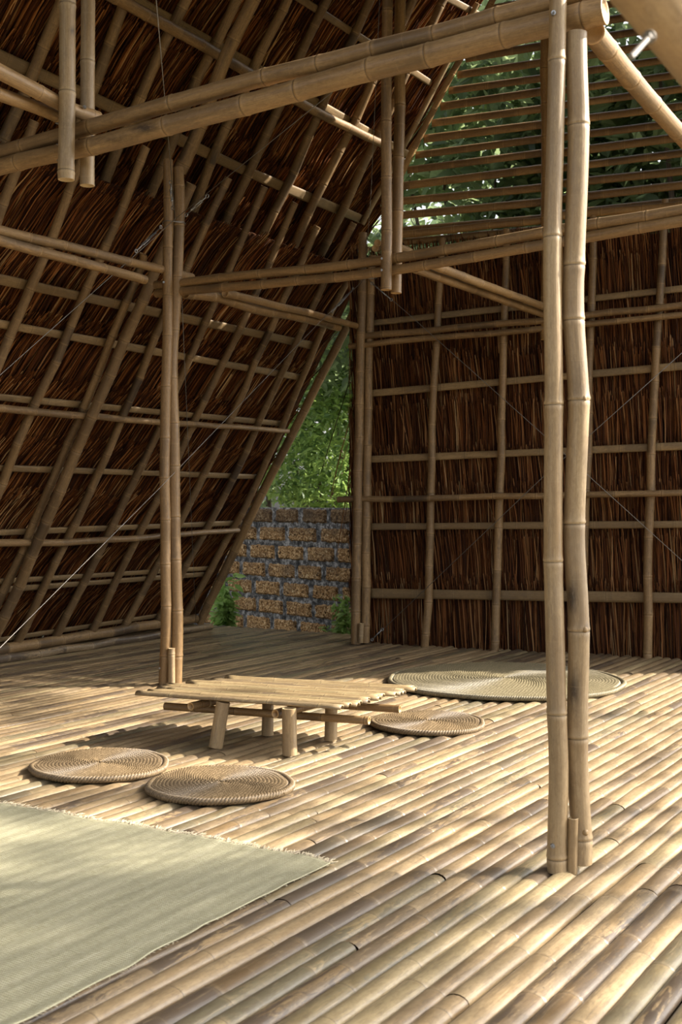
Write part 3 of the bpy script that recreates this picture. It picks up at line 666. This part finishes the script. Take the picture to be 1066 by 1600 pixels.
# ---------------------------------------------------------------- cables
def cable(pts, label, turn=None, r=.0024, hook=True):
    mb = MB(); P = [np.array(p, float) for p in pts]
    # a little sag
    tube_geo(mb, P, r, 6); o = mb.build('steel_cable', CABLE); tag(o, label, 'steel cable')
    if turn is not None:
        a, b_ = np.array(turn[0]), np.array(turn[1]); d = b_ - a; L = np.linalg.norm(d); d /= L; u, v = frame_of(d)
        mb = MB()
        for s in (-1, 1): tube_geo(mb, [a + d * L * .25 + u * .011 * s, a + d * L * .75 + u * .011 * s], .0042, 6)
        for t in (.25, .75): tube_geo(mb, [a + d * L * t - u * .014, a + d * L * t + u * .014], .0062, 6)
        tube_geo(mb, [a, a + d * L * .42], .0045, 6); tube_geo(mb, [b_, b_ - d * L * .42], .0045, 6)
        for e, s in ((a, -1), (b_, 1)):
            tube_geo(mb, [e + d * s * .012 + .012 * (math.cos(t) * d + math.sin(t) * v) for t in [2 * PI * i / 10 for i in range(10)]], .0038, 6, closed=True)
        mb.build('turnbuckle', STEEL, o)
    return o
def lerp(a, b_, t): return np.array(a) * (1 - t) + np.array(b_) * t
hk = on_Y(274, 342, YM - .05)
top1 = on_Y(237, -80, 3.85)
c1 = cable([hk, top1], 'cable rising from the left post pair past the long beams', (on_Y(270, 322, YM - .08), on_Y(267, 288, YM - .12)))
e2 = on_Y(606, 74, YM - .03)
cable([hk, e2], 'cable slanting up right from the left post pair to the central hanging pair', (on_Y(293, 334, YM - .05), on_Y(322, 308, YM - .05)))
cable([hk, on_X(225, 386, XS + .02), on_X(0, 586, XS + .02), on_X(-60, 640, XS + .02)], 'cable slanting down left from the head of the left post pair', (on_X(250, 356, XS + .02), on_X(214, 391, XS + .02)))
cable([on_Y(279, 345, YM + .02), on_roof(306, 972, .15, 0)], 'thin cable dropping behind the left post pair to the floor corner', None, .0022)
ct = on_Y(570, 436, 9.22)
cable([ct, on_X(500, 503, XS + .06), on_X(250, 762, XS + .06), on_X(0, 1012, XS + .06), on_X(-40, 1052, XS + .06)], 'long cable slanting down left from the corner post head across the thatch slope', (on_X(551, 452, XS + .05), on_X(520, 486, XS + .05)))
cable([on_gable(577, 438, .22), on_gable(640, 492, .2), on_gable(850, 680, .18), on_gable(1110, 916, .18)], 'brace cable falling left to right across the end wall', (on_gable(583, 444, .22), on_gable(610, 467, .22)), .0032)
cable([on_gable(577, 1004, .2), on_gable(850, 744, .2), on_gable(1110, 512, .2)], 'brace cable rising left to right across the end wall', (on_gable(583, 998, .2), on_gable(596, 985, .2)), .0032)
cable([ct, on_Y(580, 300, 8.9), on_Y(596, -60, 7.9)], 'thin cable hanging down to the head of the corner post pair', None, .0022)
mb = MB()
for k in range(2):
    z = hk[2] + .004 * k - .01; c = on_Y(272, 342, YM + .03)
    tube_geo(mb, [(c[0] + .075 * math.cos(t), c[1] + .085 * math.sin(t), z + .004 * math.sin(3 * t + k)) for t in [2 * PI * i / 20 for i in range(20)]], .002, 5, closed=True)
tag(mb.build('cable_loop', STEEL), 'loops of wire wound round the head of the left post pair', 'wire loop')
mb = MB()
for k in range(6):
    c = on_Y(572, 436 - k * 1.5, 9.32)
    tube_geo(mb, [(c[0] + .10 * math.cos(t), c[1] + .09 * math.sin(t), c[2] + .012 * math.sin(2 * t + k)) for t in [2 * PI * i / 20 for i in range(20)]], .0035, 5, closed=True)
tag(mb.build('cable_loop', STEEL), 'loops of wire wound round the corner post pair', 'wire loop')

# ---------------------------------------------------------------- low table
TZ = 0.262
FL, FR, RB, BLc = (on_floor(*q_, TZ - .012) for q_ in ((210, 1083), (533, 1106), (655, 1075), (343, 1058)))
tc = (FL + FR + RB + BLc) / 4
tbl = empty('low_table', (tc[0], tc[1], 0), 'low bamboo table with a split-bamboo top on four stubby legs', 'table')
mb = MB(); rg = random.Random(77); NS = 15
for i in range(NS):
    t = (i + .5) / NS
    A_ = lerp(FL, BLc, t); B_ = lerp(FR, RB, t); dd = (B_ - A_) / np.linalg.norm(B_ - A_)
    A_ = A_ + dd * rg.uniform(-.03, .10) * (0 if i == 0 else 1); B_ = B_ + dd * rg.uniform(-.025, .025)
    w = np.linalg.norm(BLc - FL) / NS; wd = w * .57
    # shallow split culm, rounded side up, with thickness
    u = np.cross((0, 0, 1), dd); C = [A_, B_]; n = 24; V = []; bc = []; bp = []; nv = []; cr = rg.random(); ph = rg.uniform(0, .25); dz = rg.uniform(-.003, .003)
    prof = [(wd * math.sin(math.radians(a)), .020 * math.cos(math.radians(a)) - .006) for a in range(-80, 81, 20)]
    prof += [(p_[0] * .86, p_[1] - .006) for p_ in prof[::-1]]
    for k in range(n):
        P = lerp(A_, B_, k / (n - 1)); s = k / (n - 1) * np.linalg.norm(B_ - A_); nd = (s - ph + .14) % .28 - .14
        if k and k < n - 1: P = P + u * .003 * math.sin(s * 7 + cr * 9)
        for a, b_ in prof:
            V.append(P + u * a + np.array([0, 0, b_ + dz + (.0015 if abs(nd) < .03 else 0)])); bc.append((a + cr * 7, b_, s + cr * 31)); bp.append((cr, (cr * 5 + int((s - ph) / .28 + 2) * .37) % 1, 0)); nv.append(nd)
    m_ = len(prof); fs = []
    for k in range(n - 1):
        for j in range(m_): fs.append((k * m_ + j, k * m_ + (j + 1) % m_, (k + 1) * m_ + (j + 1) % m_, (k + 1) * m_ + j))
    fs.append(tuple(range(m_))[::-1]); fs.append(tuple((n - 1) * m_ + j for j in range(m_)))
    mb.add(V, fs, bco=np.array(bc), bpr=np.array(bp), nd=np.array(nv))
mb.build('tabletop', BT, tbl)
def tl(a, b_, z): return on_floor(a, b_, z)
for (b0, t0, r) in (((337, 1168), (349, 1095), .036), ((453, 1180), (452, 1117), .037), ((418, 1149), (419, 1100), .032), ((517, 1157), (518, 1103), .034)):
    P = on_floor(b0[0], b0[1], 0); d = math.hypot(P[0], P[1])
    Q = on_plane(t0[0], t0[1], P, (EF[0], EF[1], 0)); Q[2] = 0.232
    pole('leg', [P + np.array([0, 0, .002]), Q], r, r * .98, BP, parent=tbl, wob=0, node=.5, phase=.46, seg=20)
za, zb = .150, .196
def rail_(name, a, b_, z, r, ext=0):
    A_, B_ = on_floor(*a, z), on_floor(*b_, z); dd = (B_ - A_); return pole(name, [A_, B_ + dd * ext], r, r * .98, BB, parent=tbl, hollow=True, wob=.001, seg=20, node=.22)
rail_('long_rail', (258, 1103), (577, 1126), za, .021)
lr = on_floor(625, 1108, .185); ld = on_floor(577, 1126, za) - on_floor(258, 1103, za); ld /= np.linalg.norm(ld)
pole('long_rail', [lr - ld * 1.05, lr], .0205, .020, BB, parent=tbl, hollow=True, wob=.001, seg=20, node=.24)
sd = (BLc - FL) / np.linalg.norm(BLc - FL)
for e, r in (((298, 1104), .021), ((430, 1115), .022)):
    A_ = on_floor(*e, zb + .004); rr = pole('cross_rail', [A_, A_ + sd * .62], r, r * .97, BB, parent=tbl, hollow=True, wob=.001, seg=20, node=.3)
    mb = MB(); Cc = A_ + sd * .13
    for k in range(3):
        uu, vv = frame_of(sd); tube_geo(mb, [Cc + sd * .004 * k + (r + .002) * (math.cos(t) * uu + math.sin(t) * vv) for t in [2 * PI * i / 18 for i in range(18)]], .0026, 5, closed=True)
    mb.build('lashing', BT, rr)

# ---------------------------------------------------------------- round plaited cushions and mat
def plait_mat(name, light, dark, ring):
    m, nt, b = newmat(name, 0.55, 0.5)
    a = N(nt, 'ShaderNodeSeparateXYZ'); nt.links.new(attr(nt, 'bpr').outputs['Vector'], a.inputs[0])
    tc_ = N(nt, 'ShaderNodeTexCoord').outputs['Object']
    n1 = tnoise(nt, tc_, 120, 3, .7); n2 = tnoise(nt, tc_, 7, 3)
    c = mix(nt, ramp(nt, n1, [(.3, (0, 0, 0)), (.7, (1, 1, 1))]), dark, light)
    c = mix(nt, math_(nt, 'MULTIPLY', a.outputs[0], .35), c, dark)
    c = mix(nt, math_(nt, 'MULTIPLY', n2, .3), c, dark)
    nt.links.new(c, b.inputs['Base Color'])
    b.inputs['Anisotropic'].default_value = 0.9
    tg = N(nt, 'ShaderNodeTangent', direction_type='RADIAL', axis='Z'); nt.links.new(tg.outputs[0], b.inputs['Tangent'])
    return m
PC = plait_mat('plaited_fibre', (0.34, 0.245, 0.140), (0.085, 0.055, 0.028), 0)
PM = plait_mat('plaited_fibre_grey', (0.36, 0.30, 0.18), (0.10, 0.08, 0.045), 0)
def plaited(name, cx, cy, R, th, coil, mat, label, cat, group, seed):
    """one long plait coiled from the centre out: each turn a raised braid with V strands, and a braided rim"""
    mb = MB(); turns = int(R / coil); per = 6; nr = turns * per
    ns = 420 if R < .5 else 620
    a = np.arange(ns) * 2 * PI / ns; V = []; bp = []
    for i in range(nr + 1):
        f = i / per; rr = f * coil + coil * a / (2 * PI); g = f % 1.0
        prof = max(0.0, math.sin(PI * g)) ** .6
        npl = max(8, int(2 * PI * (int(f) + 1) * coil / (coil * 1.05)))
        br = np.sin(a * npl + (1 if g < .5 else -1) * 2.4 * (1 - abs(g - .5) * 2) + int(f) * 1.9)
        edge = max(0.0, (f - (turns - 1.2)) / 1.2)
        z = th * .86 * math.sqrt(max(0, 1 - .55 * edge ** 2)) + coil * .12 * prof + coil * .17 * br * prof
        z = z + .004 * np.sin(2 * a + rr * 7 + seed) * (rr / R) + .0016 * np.sin(9 * a + rr * 31)
        wob = 1 + .008 * np.sin(a * 5 + seed) + .005 * np.sin(a * 11 + seed * 2)
        V.append(np.stack([cx + rr * wob * np.cos(a), cy + rr * wob * np.sin(a), z], 1))
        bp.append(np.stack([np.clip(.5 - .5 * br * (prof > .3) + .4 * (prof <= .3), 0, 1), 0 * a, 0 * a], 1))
    idx = np.arange((nr + 1) * ns).reshape(nr + 1, ns); fs = []
    for i in range(nr):
        for j in range(ns - 1): fs.append((idx[i, j], idx[i + 1, j], idx[i + 1, j + 1], idx[i, j + 1]))
        if i + per + 1 <= nr: fs.append((idx[i, ns - 1], idx[i + 1, ns - 1], idx[i + per + 1, 0], idx[i + per, 0]))
    mb.add(np.concatenate(V), fs, bpr=np.concatenate(bp))
    for st in range(3):       # the rim: three strands twisted round each other
        n = 900; P = []; r0 = th * .30
        for i in range(n):
            t = 2 * PI * i / n; tw = t * int(2 * PI * R / .045) + st * 2 * PI / 3
            ro = (R + coil * .55) * (1 + .008 * math.sin(t * 5 + seed) + .005 * math.sin(t * 11 + seed * 2)) + r0 * .8 * math.cos(tw)
            P.append((cx + ro * math.cos(t), cy + ro * math.sin(t), th * .46 + r0 * .8 * math.sin(tw) + .004 * math.sin(2 * t + R * 7 + seed) * .8))
        tube_geo(mb, P, r0 * .92, 7, closed=True)
    o = mb.build(name, mat); tag(o, label, cat, group); return o
def cush(px_, py, w, seed, label):
    P = on_floor(px_, py, .02); d = np.dot(P[:2], EF); R = w / F * d / 2
    return plaited('round_cushion', P[0], P[1], R - .018, .034, .0165, PC, label, 'floor cushion', 'round plaited floor cushions', seed)
cush(345, 1224, 228, 1, 'round plaited floor cushion in front of the table, the nearest to the camera')
cush(156, 1194, 211, 2, 'leftmost round plaited floor cushion, lying in the table shadow edge')
cush(668, 1128, 176, 3, 'round plaited floor cushion at the right end of the low table')
P = on_floor(789, 1062, .02); plaited('round_mat', P[0], P[1], .79, .036, .021, PM, 'very large round plaited mat lying behind the big double post', 'round mat', None, 5)

# ---------------------------------------------------------------- woven sedge mat at lower left
m, nt, b = newmat('sedge_mat', .6, .35)
uv = attr(nt, 'bco').outputs['Vector']
w1 = N(nt, 'ShaderNodeTexWave', wave_type='BANDS', bands_direction='X'); setin(w1, Scale=46.0, Distortion=1.0, Detail=2.0, **{'Detail Scale': 2.0}); nt.links.new(uv, w1.inputs[0])
w2 = N(nt, 'ShaderNodeTexWave', wave_type='BANDS', bands_direction='Y'); setin(w2, Scale=30.0, Distortion=2.5, Detail=2.0, **{'Detail Scale': 1.5}); nt.links.new(uv, w2.inputs[0])
n1 = tnoise(nt, vscale(nt, uv, (9, 1.3, 1)), 2.0, 4, .6); n2 = tnoise(nt, vscale(nt, uv, (160, 14, 1)), 1.0, 3, .7); n3 = tnoise(nt, vscale(nt, uv, (60, 3, 1)), 1.0, 2)
c = ramp(nt, n1, [(.30, (.29, .265, .16)), (.5, (.36, .33, .205)), (.72, (.44, .40, .265))])
c = mix(nt, math_(nt, 'MULTIPLY', ramp(nt, n2, [(.35, (1, 1, 1)), (.6, (0, 0, 0))]), .5), c, (.20, .19, .11))
c = mix(nt, math_(nt, 'MULTIPLY', ramp(nt, n3, [(.64, (0, 0, 0)), (.72, (1, 1, 1))]), .35), c, (.62, .57, .43))
n4 = tnoise(nt, vscale(nt, uv, (30, 260, 1)), 1.0, 3, .7); c = mix(nt, math_(nt, 'MULTIPLY', ramp(nt, n4, [(.42, (0, 0, 0)), (.6, (1, 1, 1))]), .45), c, (.56, .52, .38))
wv = math_(nt, 'MULTIPLY', w1.outputs['Fac'], w2.outputs['Fac'])
c = mix(nt, math_(nt, 'MULTIPLY', wv, .6), c, (.15, .135, .075))
nt.links.new(c, b.inputs['Base Color'])
bp_ = N(nt, 'ShaderNodeBump'); setin(bp_, Strength=.6, Distance=.003); nt.links.new(math_(nt, 'ADD', wv, n2), bp_.inputs['Height']); nt.links.new(bp_.outputs[0], b.inputs['Normal']); SEDGE = m
m, nt, b = newmat('sedge_fringe', .7, .3); b.inputs['Base Color'].default_value = (.50, .43, .30, 1); FRG = m
T = on_floor(517, 1354, 0); E1 = on_floor(0, 1262, 0) - T; E2 = on_floor(45, 1598, 0) - T
l1 = np.linalg.norm(E1); E1 /= l1; E2 /= np.linalg.norm(E2)
def floor_z(X, Y):
    s = X * fs_[0] + Y * fs_[1]; return 0
def rug_z(P, u, v):
    c = P[0] * fs_[0] + P[1] * fs_[1]
    z = .006 + .0010 * math.sin(c * 2 * PI / .075) + .012 * max(0, noise.noise(Vector((u * 2.2, v * .8, 3)))) + .007 * max(0, noise.noise(Vector((u * 5, v * 1.6, 7))))
    e = min(u, v)
    if e < .05: z += (.05 - e) * .10 * (1 + noise.noise(Vector((u * 9, v * 9, 1))))
    return z
NU, NV = 230, 200; V = []; bc = []
for i in range(NU + 1):
    u = 2.0 * i / NU
    for j in range(NV + 1):
        v = 2.6 * j / NV
        eu = .018 * noise.noise(Vector((v * 4, 2, 1))) * max(0, 1 - u * 3); ev = (.020 * noise.noise(Vector((u * 5, 9, 1))) - .03 * math.sin(min(1, u / 1.6) * PI)) * max(0, 1 - v * 2)
        P = T + E1 * (u + eu) + E2 * (v + ev); V.append((P[0], P[1], rug_z(P, u, v))); bc.append((u, v, 0))
fs = []
for i in range(NU):
    for j in range(NV):
        a = i * (NV + 1) + j; fs.append((a, a + 1, a + NV + 2, a + NV + 1))
mb = MB(); mb.add(V, fs, bco=np.array(bc)); rug = mb.build('woven_mat', SEDGE); tag(rug, 'pale green woven sedge mat with a frayed edge, lying at lower left', 'mat')
so = rug.modifiers.new('thickness', 'SOLIDIFY'); so.thickness = .003; so.offset = -1
mb = MB(); rg = random.Random(9); va = np.array(V)
for k in range(900):                      # frayed warp ends along the far edge
    u = rg.uniform(0, 2.0); i = int(u / 2.0 * NU); p = va[i * (NV + 1)]; p = p + E1 * rg.uniform(-.004, .004)
    ln = rg.uniform(.008, .035); q = p - E2 * ln + E1 * rg.uniform(-.014, .014); q[2] = max(.002, p[2] + rg.uniform(-.006, .010)); mid = (p + q) / 2; mid[2] += rg.uniform(0, .005)
    tube_geo(mb, [p + E2 * .004, mid, q], [.0016, .0014, .0007], 4)
for k in range(110):
    v = rg.uniform(0, 2.6); j = int(v / 2.6 * NV); p = va[j]; q = p - E1 * rg.uniform(.003, .010) + E2 * rg.uniform(-.01, .01); q[2] = max(.003, q[2] - .002)
    tube_geo(mb, [p, q], [.0012, .0006], 4)
mb.build('fringe', FRG, rug)

# ---------------------------------------------------------------- garden wall of laterite blocks
m, nt, b = newmat('laterite', .95, .1); tcn = N(nt, 'ShaderNodeTexCoord').outputs['Object']
vo = N(nt, 'ShaderNodeTexVoronoi'); setin(vo, Scale=52.0); nt.links.new(tcn, vo.inputs['Vector'])
n1 = tnoise(nt, tcn, 45, 5, .75, 1.0); n2 = tnoise(nt, tcn, 2.2, 4)
c = ramp(nt, n1, [(.38, (.03, .018, .010)), (.46, (.22, .11, .045)), (.54, (.58, .34, .14)), (.64, (.92, .74, .46))])
c = mix(nt, ramp(nt, n2, [(.48, (0, 0, 0)), (.68, (.75, .75, .75))]), c, (.10, .075, .055))
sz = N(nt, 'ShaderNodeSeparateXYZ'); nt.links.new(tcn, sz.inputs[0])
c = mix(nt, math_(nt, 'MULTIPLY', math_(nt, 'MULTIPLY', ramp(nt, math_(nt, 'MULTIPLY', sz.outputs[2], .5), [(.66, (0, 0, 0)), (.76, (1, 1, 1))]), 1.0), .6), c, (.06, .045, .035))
nt.links.new(c, b.inputs['Base Color']); bu = N(nt, 'ShaderNodeBump'); setin(bu, Strength=1.0, Distance=.02); nt.links.new(n1, bu.inputs['Height']); nt.links.new(bu.outputs[0], b.inputs['Normal']); LAT = m
m, nt, b = newmat('mortar', .95, .1); tcn = N(nt, 'ShaderNodeTexCoord').outputs['Object']
n1 = tnoise(nt, tcn, 16, 6, .75); c = ramp(nt, n1, [(.38, (.028, .027, .028)), (.50, (.11, .105, .10)), (.62, (.42, .40, .38))])
nt.links.new(c, b.inputs['Base Color']); bu = N(nt, 'ShaderNodeBump'); setin(bu, Strength=.8, Distance=.02); nt.links.new(n1, bu.inputs['Height']); nt.links.new(bu.outputs[0], b.inputs['Normal']); MOR = m
wang = math.atan((-1150 - CX) / F)          # the wall recedes towards the left
wd_ = EX * math.sin(wang) + EF * math.cos(wang); WD = np.array([-wd_[0], -wd_[1], 0])   # along the wall, rightwards
dep = 13.6; hh = EX * ((470 - CX) / F) + EF; WC = np.array([hh[0] * dep, hh[1] * dep, 0]); WN = np.array([WD[1], -WD[0], 0])
if np.dot(WN[:2], -WC[:2]) < 0: WN = -WN
mb = MB(); rg = random.Random(21); zt = 1.19
box_geo(mb, WC - WN * .12 + np.array([0, 0, (zt - .45) / 2]), 7.0, .20, zt + .45, (WD, WN, (0, 0, 1)), 1)
ph = .212; row = 0; z = zt - .01
while z > -.45:
    s = -3.5 + (row % 2) * .2 + rg.uniform(-.05, .05)
    while s < 3.4:
        bw = rg.uniform(.40, .50); h = ph - .046; ou = .006; nx, ny = 14, 7; V = []
        for i in range(nx + 1):
            for j in range(ny + 1):
                a, b_ = i / nx, j / ny; e = min(a * bw, (1 - a) * bw, b_ * h, (1 - b_) * h)
                jit = Vector((s + a * bw, z - b_ * h, 0)) * 22
                P = WC + WD * (s + a * bw + .016 * noise.noise(jit)) + np.array([0, 0, z - b_ * h + .018 * noise.noise(jit + Vector((5, 5, 5)))])
                V.append(P + WN * (-.03 if e < 1e-4 else ou + .012 * noise.noise(jit * 1.7)))
        fs = [(i * (ny + 1) + j, i * (ny + 1) + j + 1, (i + 1) * (ny + 1) + j + 1, (i + 1) * (ny + 1) + j) for i in range(nx) for j in range(ny)]
        mb.add(V, fs, 0); s += bw + .060 + rg.uniform(-.01, .012)
    z -= ph; row += 1
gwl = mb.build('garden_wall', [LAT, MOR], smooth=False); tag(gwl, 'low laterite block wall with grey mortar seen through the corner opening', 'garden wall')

# ---------------------------------------------------------------- plants and trees
def leaves(mb, C, size, seed, droop=.3, ratio=.45):
    r = np.random.RandomState(seed); n = len(C); sz = size * r.uniform(.6, 1.3, n)
    th = r.uniform(0, 2 * PI, n); el = r.normal(-droop, .45, n)
    d = np.stack([np.cos(th) * np.cos(el), np.sin(th) * np.cos(el), np.sin(el)], 1)
    u = np.cross(d, np.array([0, 0, 1.0])); u /= np.linalg.norm(u, axis=1)[:, None] + 1e-9; w = np.cross(u, d); ro = r.normal(0, .6, n)
    u2 = u * np.cos(ro)[:, None] + w * np.sin(ro)[:, None]; w2 = np.cross(u2, d)
    V = np.zeros((n, 7, 3)); S = sz[:, None]
    V[:, 0] = C; V[:, 1] = C + d * S * .35 + u2 * S * ratio * .5 + w2 * S * .06; V[:, 2] = C + d * S * .7 + u2 * S * ratio * .38 + w2 * S * .03
    V[:, 3] = C + d * S - w2 * S * .08; V[:, 4] = C + d * S * .7 - u2 * S * ratio * .38 + w2 * S * .03; V[:, 5] = C + d * S * .35 - u2 * S * ratio * .5 + w2 * S * .06
    V[:, 6] = C + d * S * .5 - w2 * S * .04
    idx = np.arange(n * 7).reshape(n, 7)
    tri = [(0, 1, 6), (1, 2, 6), (2, 3, 6), (3, 4, 6), (4, 5, 6), (5, 0, 6)]
    Q = np.concatenate([np.stack([idx[:, a], idx[:, b_], idx[:, c_]], 1) for a, b_, c_ in tri])
    mb.fast(V.reshape(-1, 3), Q, bpr=np.repeat(np.stack([r.rand(n), r.rand(n), np.zeros(n)], 1), 7, axis=0))
def blobs(seed, lumps, n):
    """points near the skin of a set of lumpy ellipsoids: (centre, radii)"""
    r = np.random.RandomState(seed); out = []
    tot = sum(l[1][0] * l[1][2] for l in lumps)
    for c, rad in lumps:
        k = int(n * rad[0] * rad[2] / tot); p = r.normal(size=(k, 3)); p /= np.linalg.norm(p, axis=1)[:, None]; p *= (r.uniform(.35, 1, k) ** .5)[:, None]
        out.append(p * np.array(rad) + np.array(c))
    return np.concatenate(out)
def tree(name, base, lumps, n, size, mat, label, cat, seed, trunk=.10, every=1, **kw):
    root = empty(name, base, label, cat); mb = MB(); leaves(mb, blobs(seed, lumps, n), size, seed, **kw); mb.build('foliage', mat, root, smooth=False)
    mb = MB(); rg = random.Random(seed); B_ = np.array(base, float)
    for c, rad in lumps[::every]:
        c = np.array(c, float); m1 = lerp(B_, c, .5) + np.array([rg.uniform(-.1, .1), rg.uniform(-.1, .1), .1])
        tube_geo(mb, catmull([B_, m1, c], 5), [trunk * (1 - .8 * i / 10) for i in range(11)], 8)
    mb.build('trunk', BARK, root); return root
def at(x, y, d): r_ = ray(x, y); return O3 + r_ * d
# shrub above the garden wall
lm = [(at(500, 745, 15.2), (.75, .6, .55)), (at(460, 720, 15.8), (.6, .6, .6)), (at(535, 690, 15.4), (.7, .6, .7)), (at(500, 640, 16.0), (.7, .7, .6)), (at(560, 600, 16.2), (.9, .7, .7)), (at(520, 770, 15.0), (.5, .4, .3))]
b0 = at(510, 785, 15.6); tree('garden_shrub', (b0[0], b0[1], -.45), lm, 5500, .115, LF1, 'bright green leafy shrub rising behind the garden wall', 'shrub', 41)
lm = [(at(545, 545, 15.5), (.8, .7, .7)), (at(520, 600, 16.8), (.7, .7, .7)), (at(590, 520, 16.5), (1.2, .8, 1.2)), (at(560, 470, 16.5), (.9, .8, .7))]
b0 = at(590, 785, 16.5); tree('garden_tree', (b0[0], b0[1], -.45), lm, 3500, .17, LF2, 'dark tree with larger leaves above the shrub, seen beside the corner post', 'tree', 42)
# hedge further back so that no horizon shows
hedge = empty('hedge', (at(500, 785, 21)[0], at(500, 785, 21)[1], -.45), 'deep shaded hedge far behind the garden wall', 'hedge')
mb = MB(); lm = [(at(300 + 60 * i, 700, 21), (1.2, 1.0, 2.6)) for i in range(10)] + [(at(340 + 90 * i, 480, 21), (1.5, 1.0, 2.2)) for i in range(6)]
leaves(mb, blobs(43, lm, 9000), .22, 43); mb.build('foliage', LF2, hedge, smooth=False)
mb = MB()
for c, rad in lm[:10]: tube_geo(mb, [(c[0], c[1], -.45), c], [.08, .03], 6)
mb.build('trunk', BARK, hedge)
# broad-leaved trees behind the louvres
for k, (xs, seed, lb) in enumerate((((-6.4, -4.8), 51, 'broad-leaved tree behind the left half of the louvred gable'), ((-3.6, -2.4), 52, 'broad-leaved tree behind the middle of the louvred gable'), ((-1.2, .2), 53, 'broad-leaved tree behind the right louvres'))):
    lm = []; rg = random.Random(seed)
    for i in range(26): lm.append(((rg.uniform(xs[0] - .5, xs[1] + .5), rg.uniform(11.9, 14.2), 3.1 + .157 * i + rg.uniform(-.2, .2)), (rg.uniform(.8, 1.2), rg.uniform(.6, .9), rg.uniform(.5, .8))))
    tree('broadleaf_tree', ((xs[0] + xs[1]) / 2, 13.0, -.45), lm, 7500, .25, LF2, lb, 'tree', seed, trunk=.07, every=6, ratio=.5)
# weeds and vines at the foot of the garden wall
def weed(px_, py, dep_, n, h, size, mat, label, seed, spread=.12):
    base = at(px_, py, dep_); base[2] = -.45; root = empty('weed', base, label, 'weed'); mb = MB(); mb2 = MB(); rg = random.Random(seed); pts = []
    for i in range(n):
        a = rg.uniform(0, 2 * PI); q = base + np.array([math.cos(a) * spread * rg.random(), math.sin(a) * spread * rg.random(), h * rg.uniform(.5, 1)])
        P = catmull([base, (base + q) / 2 + np.array([rg.uniform(-.03, .03), rg.uniform(-.03, .03), .03]), q], 5); tube_geo(mb2, P, .003, 4)
        for p in P[2:]:
            for _ in range(3): pts.append(p + np.array([rg.uniform(-.02, .02) for _ in range(3)]))
    leaves(mb, np.array(pts), size, seed, droop=.2, ratio=.42); mb.build('foliage', mat, root, smooth=False); mb2.build('stem', LF3, root); return root
weed(540, 940, 11.7, 14, .80, .11, LF3, 'young green weed growing at the foot of the corner post', 61, .16)
weed(505, 980, 12.6, 8, .42, .09, LF3, 'small pale weed in front of the garden wall', 62, .14)
weed(352, 960, 12.9, 16, .95, .12, LF3, 'tangled weeds beside the foot of the end rafter', 63, .13)
weed(346, 975, 12.9, 10, .55, .12, LF3, 'low leaves sprouting under the end rafter', 64, .12)
# trees on the open side whose crowns throw the dappled shade
rg = random.Random(71); NSH = 11000
s = np.array(SUN_DIR)
lm = []
# (floor point of the photograph in shade, radius of the leaf cluster overhead)
SH = [(300, 1490, .22), (100, 1560, .24), (460, 1560, .20), (250, 1560, .2), (560, 1500, .16), (30, 1400, .17), (200, 1400, .15), (400, 1440, .17), (330, 1370, .12), (60, 1330, .08), (100, 1480, .2), (540, 1400, .14), (640, 1390, .09),
      (250, 1310, .10), (440, 1290, .10), (560, 1330, .10), (700, 1350, .06), (560, 1230, .10), (900, 1115, .13), (60, 1060, .40), (250, 1040, .42), (440, 1040, .3), (-120, 1100, .4), (20, 1190, .12), (150, 1240, .12), (620, 1050, .2), (10, 1260, .16), (330, 1250, .12), (0, 1120, .15), (300, 1120, .12), (480, 1370, .14), (250, 1430, .2), (560, 1420, .14), (0, 1560, .25), (640, 1240, .07),
      (720, 1428, .06), (860, 1430, .055), (980, 1438, .05), (1060, 1425, .05), (600, 1470, .10), (1010, 1170, .09), (700, 1260, .05), (820, 1220, .05), (960, 1330, .035), (750, 1590, .06), (900, 1580, .05), (620, 1590, .10), (690, 1165, .07), (940, 1250, .05)]
LIT = [(800, 1180, 70), (640, 1195, 60), (950, 1230, 60), (1040, 1300, 60), (830, 1392, 45), (940, 1395, 50), (960, 1060, 50), (930, 1530, 80), (760, 1510, 55), (560, 1205, 40), (230, 1110, 60), (70, 1140, 40), (1000, 1110, 50), (700, 1220, 40)]
while len(SH) < 135:
    y_ = 1070 + 530 * rg.random() ** .8; x_ = rg.uniform(-80, 1150)
    if any(((x_ - a) / q) ** 2 + ((y_ - b_) / (q * .45)) ** 2 < 1 for a, b_, q in LIT): continue
    SH.append((x_, y_, rg.uniform(.03, .085)))
for k, (a, b_, rd) in enumerate(SH):
    if a < 600: rd *= 1.42
    c = on_floor(a, b_) + s * (15 + 2.5 * math.sin(k * 2.1)); lm.append((tuple(c), (rd, rd, rd)))
tree('shade_tree', (10.5, 14.5, -.45), lm, NSH, .085, LF2, 'leafy tree on the open side of the pavilion', 'tree', 71, trunk=.10, every=7, ratio=.5)
